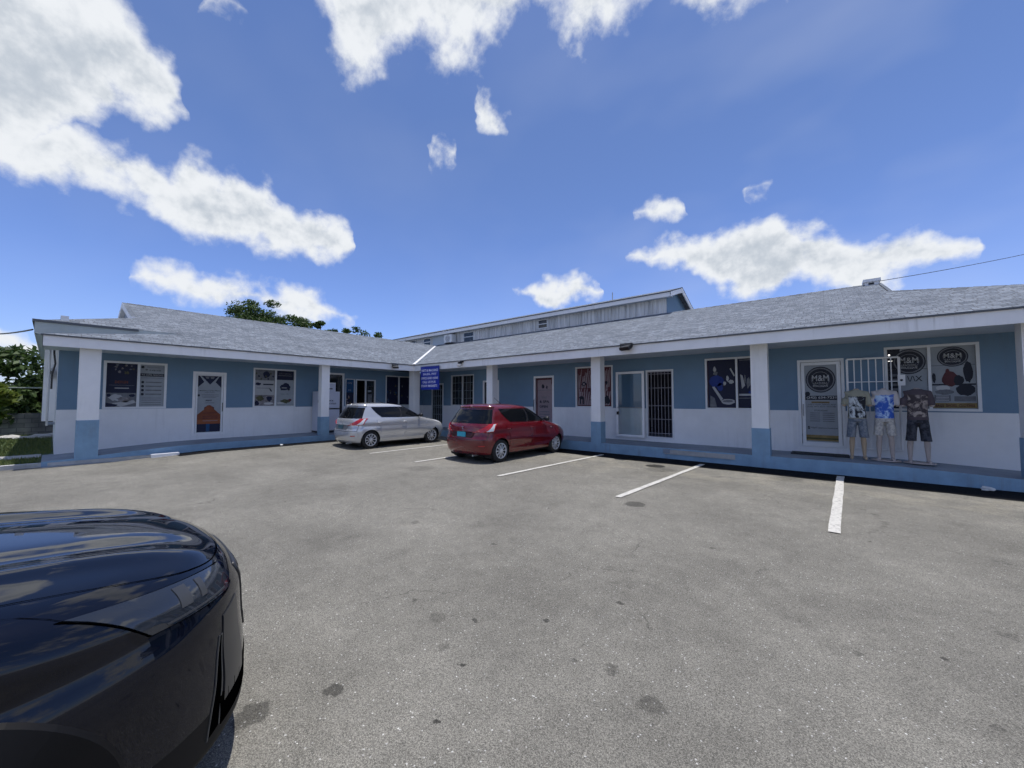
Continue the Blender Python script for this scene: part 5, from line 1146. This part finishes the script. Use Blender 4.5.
    mb = MB(); s.patch('x', None, [(1, .785), (s.B + .55 * (1 - s.B), .785), (s.B + .55 * (1 - s.B), .80), (1, .80)], paint, .018, yz=False, mb=mb, nu=6, nv=2); mb.build('hatch_grip', car, smooth=True)
    mb = MB(); ye = s.yr(.885) - .012
    for a_, b2, c2 in (((-.05, .90), (.02, .925), (.05, .905)), ((.05, .87), (-.02, .845), (-.05, .865)), ((-.045, .905), (.045, .868), (.03, .86))):
        mb.poly([(a_[0], ye, a_[1]), (b2[0], ye, b2[1]), (c2[0], ye, c2[1])], M_chrome)
    mb.build('emblem', car, fix=False)
    mb = MB(); s.patch('x', None, [(1, 1.39), (s.B + .12 * (1 - s.B), 1.39), (s.B + .18 * (1 - s.B), 1.42), (1, 1.435)], paint, .035, yz=False, mb=mb, nu=10, nv=3); o = mb.build('roof_spoiler', car, smooth=True)
    # seams of the tailgate and of the bumper, as real grooves filled dark
    mb = MB(); qa = s.B + .36 * (1 - s.B); qb = s.B + .30 * (1 - s.B)
    s.patch('x', None, [(qa, .60), (qa + .004, .60), (qb + .004, .80), (qb, .80)], M_under, .0035, yz=False, mb=mb, nu=1, nv=6, thick=False)
    s.patch('x', None, [(1, .585), (qa, .585), (qa, .595), (1, .595)], M_under, .0035, yz=False, mb=mb, nu=8, nv=1, thick=False)
    mb.build('tailgate_seam', car, fix=False)
    mb = MB(); mb.tube([(.12, s.yr(1.05) - .02, 1.03), (.0, s.yr(1.07) - .025, 1.05), (-.28, s.yr(1.04) - .03, 1.02)], .011, M_black, 6); mb.build('rear_wiper', car)
    mb = MB(); mb.tube([(0, -.35, 1.49), (0, -.45, 1.55), (0, -.62, 1.66)], [.012, .006, .004], M_black, 6); mb.build('aerial', car)
    mb = MB(); mb.cyl((.45, -1.86, .2), (.45, -1.6, .2), .025, M_metal, 8); mb.build('exhaust', car)
    return car
P_silver = mat('silver_car_paint', (.53, .54, .56), .26, .45, coat=.8); P_red = mat('red_car_paint', (.135, .004, .009), .25, .15, coat=.9)
plate_shaded = mat('shaded_teal_plate', (.06, .14, .17), .4); plate_cyan = mat('cyan_plate', (.03, .36, .50), .4)  # silver car's teal plate has its shadow mixed into the colour
hatchback((-12.36, 7.98, 0.0), radians(2) * -1, P_silver, 'silver hatchback parked nose-in beside the inner corner of the shops', plate_shaded)
hatchback((-7.3, 8.68, 0), radians(-2), P_red, 'red hatchback with cyan number plate parked nose-in before the long step', plate_cyan)

def suv():
    car = empty('parked_suv', (-2.62, -1.60, 0), 0, 'glossy black SUV standing close by at the lower left, nose towards the shops', 'car')
    paint = mat('black_car_paint', (.0022, .0035, .009),   .35, coat=1.0, spec=.0); paint.node_tree.nodes['Principled BSDF'].inputs['Coat IOR'].default_value = 1.46; clad = mat('black_cladding', (.006, .006, .007), .55, 0, .2); seam = mat('shut_line', (.001, .001, .001), .9, 0, .0)
    rows = [(.20, 2.22, -2.05, .90, .74, .5), (.25, 2.285, -2.16, .925, .80, .5), (.42, 2.285, -2.24, .930, .83, .5), (.58, 2.27, -2.25, .934, .84, .5), (.70, 2.26, -2.245, .934, .84, .5), (.79, 2.21, -2.23, .930, .84, .5), (.86, 2.12, -2.21, .922, .83, .48),
            (.91, 1.98, -2.20, .910, .80, .46), (.945, 1.79, -2.19, .897, .76, .45), (.975, 1.52, -2.17, .880, .66, .44), (1.00, 1.26, -2.155, .862, .52, .43), (1.03, 1.04, -2.14, .845, .4, .42), (1.06, .86, -2.12, .825, .34, .4), (1.2, .62, -2.03, .772, .3, .36), (1.4, .26, -1.88, .70, .28, .33), (1.55, -.06, -1.80, .635, .28, .33), (1.62, -.35, -1.66, .53, .3, .3), (1.66, -.75, -1.35, .3, .2, .2)]
    def lift(z):
        t = max(0, min(1, (z - .5) / .42)); return z + .055 * t * t * (3 - 2 * t)
    rows = [(lift(r[0]),) + r[1:] for r in rows]
    def crease(p):
        z = p.z; k = 0.0; x = abs(p.x); y = p.y
        # two long raised folds on the bonnet
        up = 0.0
        if y > .8 and z > .90:
            t = max(0, min(1, (y - .8) / .3)) * max(0, min(1, (2.2 - y) / .4))
            xc = .50 + .10 * (1.6 - y); up = (.016 * math.exp(-((x - xc) / .07) ** 2) - .010 * math.exp(-((x - xc + .17) / .09) ** 2)) * t
        d = .022 * math.exp(-((p.z - .62) / .10) ** 2) * sum(math.exp(-((y - a) / .46) ** 2) for a in (1.35, -1.35)) - .016 * math.exp(-((z - .78) / .05) ** 2)
        f = max(0, min(1, (x - .7) / .12))
        return Vector((p.x * (1 + f * d / .9), p.y, p.z + up))
    s = Shell(rows, nf=2.35, nr=3.0, crease=crease); arches = [(1.35, .345, .372), (-1.35, .345, .372)]
    s.body('body', car, paint, clad, arches, nS=150, step=.018, zdark=.36)
    for x, y in ((.82, 1.35), (.82, -1.35), (-.82, 1.35), (-.82, -1.35)): wheel(car, x, y, .335, .21, 1 if x > 0 else -1, 5, mat('dark_alloy', (.08, .08, .085), .3, .7))
    wells(car, arches, .88, .55)
    A = s.A
    for sd in (1, -1):
        # dark cladding lip round the arches
        for yc, zc, R in arches:
            mb = MB(); n = 48; prev = None
            for i in range(n + 1):
                t = pi * (-.10 + 1.20 * i / n); row = []
                for R_, of in ((R - .012, -.02), (R - .012, .010), (R + .065, .012), (R + .078, .0)):
                    y, z = yc + R_ * cos(t), max(.215, zc + R_ * sin(t)); row.append(tuple(s.pt(s.sy(y, z), z, sd, of)))
                if prev:
                    for a in range(3): mb.poly([prev[a], prev[a + 1], row[a + 1], row[a]], clad)
                prev = row
            o = mb.build('arch_trim', car); bm = bmesh.new(); bm.from_mesh(o.data); bmesh.ops.remove_doubles(bm, verts=bm.verts, dist=1e-4)
            for f in bm.faces: f.smooth = True
            bm.to_mesh(o.data); bm.free(); flat_edges(o)
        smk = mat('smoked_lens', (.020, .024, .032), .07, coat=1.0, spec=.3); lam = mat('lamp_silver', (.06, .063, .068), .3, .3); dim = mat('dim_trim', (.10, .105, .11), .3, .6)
        s.patch('headlight_gasket', car, [(.118, .775), (.198, .794), (.210, .940), (.099, .872)], seam, .003, sides=(sd,), nu=24, nv=6, yz=False)
        h = s.patch('headlight', car, [(.120, .780), (.197, .798), (.208, .936), (.101, .868)], smk, .009, sides=(sd,), nu=24, nv=6, yz=False)
        s.patch('lamp_reflector_sheen', h, [(.160, .825), (.170, .828), (.160, .893), (.150, .888)], lam, .0115, sides=(sd,), nu=5, nv=3, yz=False)
        s.patch('lamp_reflector_sheen', h, [(.145, .820), (.151, .822), (.141, .882), (.135, .878)], lam, .0115, sides=(sd,), nu=5, nv=3, yz=False)  # this front bar paints the grey reflection on the lens
        s.patch('lamp_strip', h, [(.125, .790), (.185, .803), (.185, .809), (.124, .796)], lam, .0115, sides=(sd,), nu=14, nv=1, yz=False)
        s.patch('corner_vent', car, [(.152, .30), (.166, .29), (.1435, .63), (.1405, .63)], seam, .002, sides=(sd,), nu=4, nv=14, yz=False)
        s.patch('vent_trim', car, [(.1655, .29), (.1668, .285), (.1443, .635), (.1432, .635)], dim, .0035, sides=(sd,), nu=1, nv=14, yz=False)
        s.patch('vent_trim', car, [(.1513, .30), (.1526, .30), (.1412, .63), (.1400, .635)], dim, .0035, sides=(sd,), nu=1, nv=14, yz=False)
        s.patch('corner_reflection', car, [(.100, .37), (.144, .365), (.1375, .70), (.108, .725)], mat('grey_reflection_patch', (.022, .023, .026), .3), .004, sides=(sd,), nu=8, nv=12, yz=False)  # grey patch painting the asphalt's reflection on the glossy black nose
        mb = MB(); wl = [(.207, .938), (.204, .955), (.200, .975), (.199, .985), (.205, .995)]
        for (qa, za), (qb, zb) in zip(wl, wl[1:]): mb.poly([tuple(s.pt(qa, za - .0015, sd, .0025)), tuple(s.pt(qb, zb - .0015, sd, .0025)), tuple(s.pt(qb, zb + .0015, sd, .0025)), tuple(s.pt(qa, za + .0015, sd, .0025))], seam)
        mb.build('wing_seam', car, fix=False)
        for y0, y1 in ((.72, -.30), (-.315, -1.02)):
            d = s.patch('door', car, [(y0, .38), (y1, .38), (y1, 1.03), (y0 + .02, 1.03)], paint, .005, sides=(sd,))
            mb = MB(); mb.tube([tuple(s.pt(s.sy(y1 + .28, .9), .9, sd, .008)), tuple(s.pt(s.sy(y1 + .24, .9), .905, sd, .035)), tuple(s.pt(s.sy(y1 + .12, .9), .905, sd, .035)), tuple(s.pt(s.sy(y1 + .08, .9), .9, sd, .008))], .014, paint, 8); mb.build('handle', d)
        s.patch('side_window', car, [(.62, 1.08), (-.30, 1.08), (-.34, 1.5), (.16, 1.5)], M_cglass, .006, sides=(sd,)); s.patch('side_window', car, [(-.33, 1.08), (-1.1, 1.08), (-1.1, 1.5), (-.37, 1.5)], M_cglass, .006, sides=(sd,))
        s.patch('side_window', car, [(-1.14, 1.1), (-1.62, 1.16), (-1.45, 1.47), (-1.14, 1.5)], M_cglass, .006, sides=(sd,))
        s.patch('tail_light', car, [(-2.2, .86), (-1.85, .90), (-1.8, 1.02), (-2.14, 1.02)], M_redlens, .008, sides=(sd,))
        mb = MB(); c_ = s.pt(s.sy(.55, 1.08), 1.08, sd); mb.loft([[(c_.x + sd * t, c_.y + rr * .7 * cos(a * pi / 6), c_.z + .06 + rr * .8 * sin(a * pi / 6)) for a in range(12)] for t, rr in ((0, .03), (.06, .04), (.07, .09), (.16, .10), (.23, .08), (.25, .03))], paint); mb.build('mirror', car, smooth=True)
    # bonnet shut line, running from the nose back along the wing
    mb = MB()
    for sd in (1, -1):
        n = 70; prev = None; sl = pchip([0, .09, .13, .155, .175, .20, .24, .46], [.878, .884, .910, .950, 1.0, 1.04, 1.065, 1.10])
        for i in range(n + 1):
            q = .43 * i / n; z = sl(q)
            row = (tuple(s.pt(q, z - .0016, sd, .0025)), tuple(s.pt(q, z + .0016, sd, .0025)))
            if prev: mb.poly([prev[0], prev[1], row[1], row[0]], seam)
            prev = row
    mb.build('bonnet_seam', car, fix=False)
    # grille and lower intake
    gril = mat('grille_grey', (.02, .021, .023), .35)
    mb = MB(); s.patch('x', None, [(0, .48), (A * .22, .48), (A * .24, .80), (0, .84)], gril, .006, yz=False, mb=mb, nu=16, nv=8); g = mb.build('grille', car, smooth=True)
    for k in range(6):
        z = .51 + .05 * k; mb = MB(); s.patch('x', None, [(0, z), (A * .2, z), (A * .2, z + .012), (0, z + .012)], clad, .0075, yz=False, mb=mb, nu=12, nv=1); mb.build('grille_bar', g, smooth=True)
    mb = MB(); s.patch('x', None, [(0, .27), (A * .5, .29), (A * .5, .40), (0, .40)], seam, .004, yz=False, mb=mb, nu=12, nv=3); mb.build('lower_intake', car, smooth=True)
    s.patch('windscreen', car, [(0, 1.08), (A * .84, 1.08), (A * .8, 1.53), (0, 1.53)], M_cglass, .006, yz=False, nu=12, nv=8); s.patch('rear_window', car, [(1, 1.1), (s.B + .2 * (1 - s.B), 1.1), (s.B + .22 * (1 - s.B), 1.48), (1, 1.48)], M_cglass, .006, yz=False)
    mb = MB(); mb.box(-.26, .26, -2.275, -2.25, .62, .74, plate_cyan); mb.build('number_plate', car)
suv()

# ------------------------------------------------------------------ trees, block wall, rubble
def leaf_mat(name, a, b_, tr=.25):
    m = bpy.data.materials.new(name); m.use_nodes = True; nt = m.node_tree; N = nt.nodes.new; L = nt.links.new; b = nt.nodes['Principled BSDF']
    g = N('ShaderNodeNewGeometry'); r = N('ShaderNodeValToRGB'); L(g.outputs['Random Per Island'], r.inputs[0]); r.color_ramp.elements[0].color = (*a, 1); r.color_ramp.elements[1].color = (*b_, 1)
    L(r.outputs[0], b.inputs['Base Color']); b.inputs['Roughness'].default_value = .55; b.inputs['Specular IOR Level'].default_value = .3
    t = N('ShaderNodeBsdfTranslucent'); L(r.outputs[0], t.inputs[0]); mx = N('ShaderNodeMixShader'); mx.inputs[0].default_value = tr; L(b.outputs[0], mx.inputs[1]); L(t.outputs[0], mx.inputs[2]); L(mx.outputs[0], nt.nodes['Material Output'].inputs[0]); return m
M_leafd = leaf_mat('dark_leaves', (.022, .046, .014), (.085, .14, .04), .35); M_leafy = leaf_mat('yellow_green_leaves', (.08, .13, .02), (.20, .24, .04), .4); M_bark = mat('grey_bark', (.12, .10, .08), .9, var=.3, scale=6, bump=.5)
def tree(loc, height, spread, leaf_m, label, seed, n_leaf=4500, leaf=.16, crown0=.35, flat=.6, clumps=26, lean=(0, 0), name='leafy_tree', group=None):
    r = random.Random(seed); t = empty(name, loc, 0, label, 'tree', group)
    tr = MB(); cl = []
    top = Vector((lean[0], lean[1], height * .6)); pts = [Vector((0, 0, 0)), Vector((lean[0] * .2 + r.uniform(-.1, .1), lean[1] * .2, height * .2)), top * .6 + Vector((r.uniform(-.15, .15), r.uniform(-.15, .15), 0)), top]
    R = height * .028; tr.tube(pts, [R * 1.5, R * 1.1, R * .85, R * .5], M_bark, 8)
    for k in range(clumps):
        a = r.random() * 2 * pi; rad = spread * sqrt(r.random()) ; hz = crown0 + (1 - crown0) * r.random() * (1 - .45 * (rad / spread) ** 2)
        c = Vector((lean[0] + rad * cos(a), lean[1] + rad * sin(a), height * hz)); cl.append((c, spread * r.uniform(.16, .34)))
        if k < 12:
            s0 = pts[2].lerp(top, r.random()); mid = s0.lerp(c, .5) + Vector((0, 0, -.04 * height)); tr.tube([s0, mid, c], [R * .4, R * .25, R * .1], M_bark, 6)
    tr.build('trunk', t, smooth=True)
    mb = MB()
    for _ in range(n_leaf):
        c, cr = r.choice(cl); d = Vector((r.gauss(0, 1), r.gauss(0, 1), r.gauss(0, 1))); d.normalize(); p = c + Vector((d.x, d.y, d.z * flat)) * cr * (r.random() ** .45)
        n = Vector((r.gauss(0, .6), r.gauss(0, .6), r.uniform(.2, 1))).normalized(); u = n.orthogonal().normalized(); w = n.cross(u); a = r.random() * 6.28; u, w = u * cos(a) + w * sin(a), w * cos(a) - u * sin(a)
        L_ = leaf * r.uniform(.6, 1.25); mb.poly([p - u * L_, p + w * L_ * .42, p + u * L_, p - w * L_ * .42], leaf_m)
    mb.build('crown', t, fix=False); return t
# beyond the left wing's roof
tree((-43, 13.3, 0), 11.4, 3.9, M_leafd, 'dark spreading tree with ragged crown showing over the left roof ridge', 11, 20000, .13, .62, .5, 80)
tree((-41.3, 17.8, 0), 10.2, 1.9, M_leafd, 'low bushy treetop peeping over the ridge right of the dark spreading tree', 12, 3000, .19, .55, .5, 34)
tree((-39.3, 21.9, 0), 10.4, 2.1, M_leafd, 'rightmost treetop over the left roof ridge, greenish and narrow', 13, 3400, .19, .5, .7, 38)
tree((-40.4, 19.9, 0), 9.9, 1.7, M_leafd, 'tiny treetop just above the ridge between two bushier treetops', 14, 2400, .19, .5, .6, 30)
# at the left edge
tree((-29.5, -2.6, 0), 4.5, 3.0, M_leafd, 'dense dark tree behind the block wall at the left edge', 21, 12000, .17, .06, .7, 46)
tree((-31, 1.6, 0), 4.6, 2.6, M_leafd, 'dark tree behind the block wall next to the meter bay', 22, 10000, .17, .06, .7, 40)
tree((-33, -6.5, 0), 4.9, 3.2, M_leafd, 'dark tree farthest left beyond the block wall', 23, 6000, .2, .06, .7, 32)
tree((-19.3, -1.55, .07), 2.5, .85, M_leafy, 'small yellow-green sapling growing on the lawn by the left edge', 24, 2600, .12, .4, .5, 18, name='young_tree')
def block_wall():
    t = empty('block_wall', (-27, -4, 0), 0, 'grey unpainted concrete block wall at the back of the lawn', 'wall')
    m = bpy.data.materials.new('concrete_blocks'); m.use_nodes = True; nt = m.node_tree; N = nt.nodes.new; L = nt.links.new; b = nt.nodes['Principled BSDF']
    uv = N('ShaderNodeUVMap'); uv.uv_map = 'UVMap'; br = N('ShaderNodeTexBrick'); L(uv.outputs[0], br.inputs[0]); br.inputs['Scale'].default_value = 1; br.inputs['Brick Width'].default_value = .4; br.inputs['Row Height'].default_value = .2; br.inputs['Mortar Size'].default_value = .012
    br.inputs['Color1'].default_value = (.14, .145, .14, 1); br.inputs['Color2'].default_value = (.22, .22, .21, 1); br.inputs['Mortar'].default_value = (.1, .1, .1, 1)
    n = N('ShaderNodeTexNoise'); n.inputs['Scale'].default_value = 2; n.inputs['Detail'].default_value = 8; L(uv.outputs[0], n.inputs[0]); mm = N('ShaderNodeMixRGB'); mm.blend_type = 'MULTIPLY'; mm.inputs[0].default_value = .8; L(br.outputs[0], mm.inputs[1]); r = N('ShaderNodeMapRange'); L(n.outputs[0], r.inputs[0]); r.inputs[1].default_value = .3; r.inputs[2].default_value = .7; r.inputs[3].default_value = .55; r.inputs[4].default_value = 1.3; L(r.outputs[0], mm.inputs[2]); L(mm.outputs[0], b.inputs[0]); b.inputs['Roughness'].default_value = .9
    mb = MB(); y0, y1, z1 = -6.5, 5.5, 1.02; q = lambda pts: mb.poly(pts, m, [(p[1] + p[0], p[2]) for p in pts])
    q([(.1, y0, 0), (.1, y1, 0), (.1, y1, z1), (.1, y0, z1)]); q([(-.1, y0, 0), (-.1, y1, 0), (-.1, y1, z1), (-.1, y0, z1)]); q([(-.1, y0, z1), (.1, y0, z1), (.1, y1, z1), (-.1, y1, z1)]); q([(-.1, y1, 0), (.1, y1, 0), (.1, y1, z1), (-.1, y1, z1)])
    mb.build('blockwork', t, fix=False)
block_wall()
M_rock = mat('pale_limestone', (.42, .41, .38), .9, var=.25, scale=4)
rr = random.Random(31)
for i in range(12):
    bm = bmesh.new(); bmesh.ops.create_icosphere(bm, subdivisions=2, radius=1); sc = rr.uniform(.10, .2)
    for v in bm.verts: v.co *= rr.uniform(.75, 1.1); v.co = Vector((v.co.x * sc * 1.3, v.co.y * sc * 1.4, v.co.z * sc * .6 + sc * .35))
    me = bpy.data.meshes.new('rubble_rock'); bm.to_mesh(me); bm.free(); me.materials.append(M_rock); o = bpy.data.objects.new('rubble_rock', me); COL.objects.link(o); o.location = (-24.6 + rr.uniform(-.35, .35), -1.75 + .165 * i, .075); o.rotation_euler.z = rr.random() * 6
    tag(o, 'one of the pale rocks lying along the foot of the block wall', 'rock', 'pale rocks along the block wall')
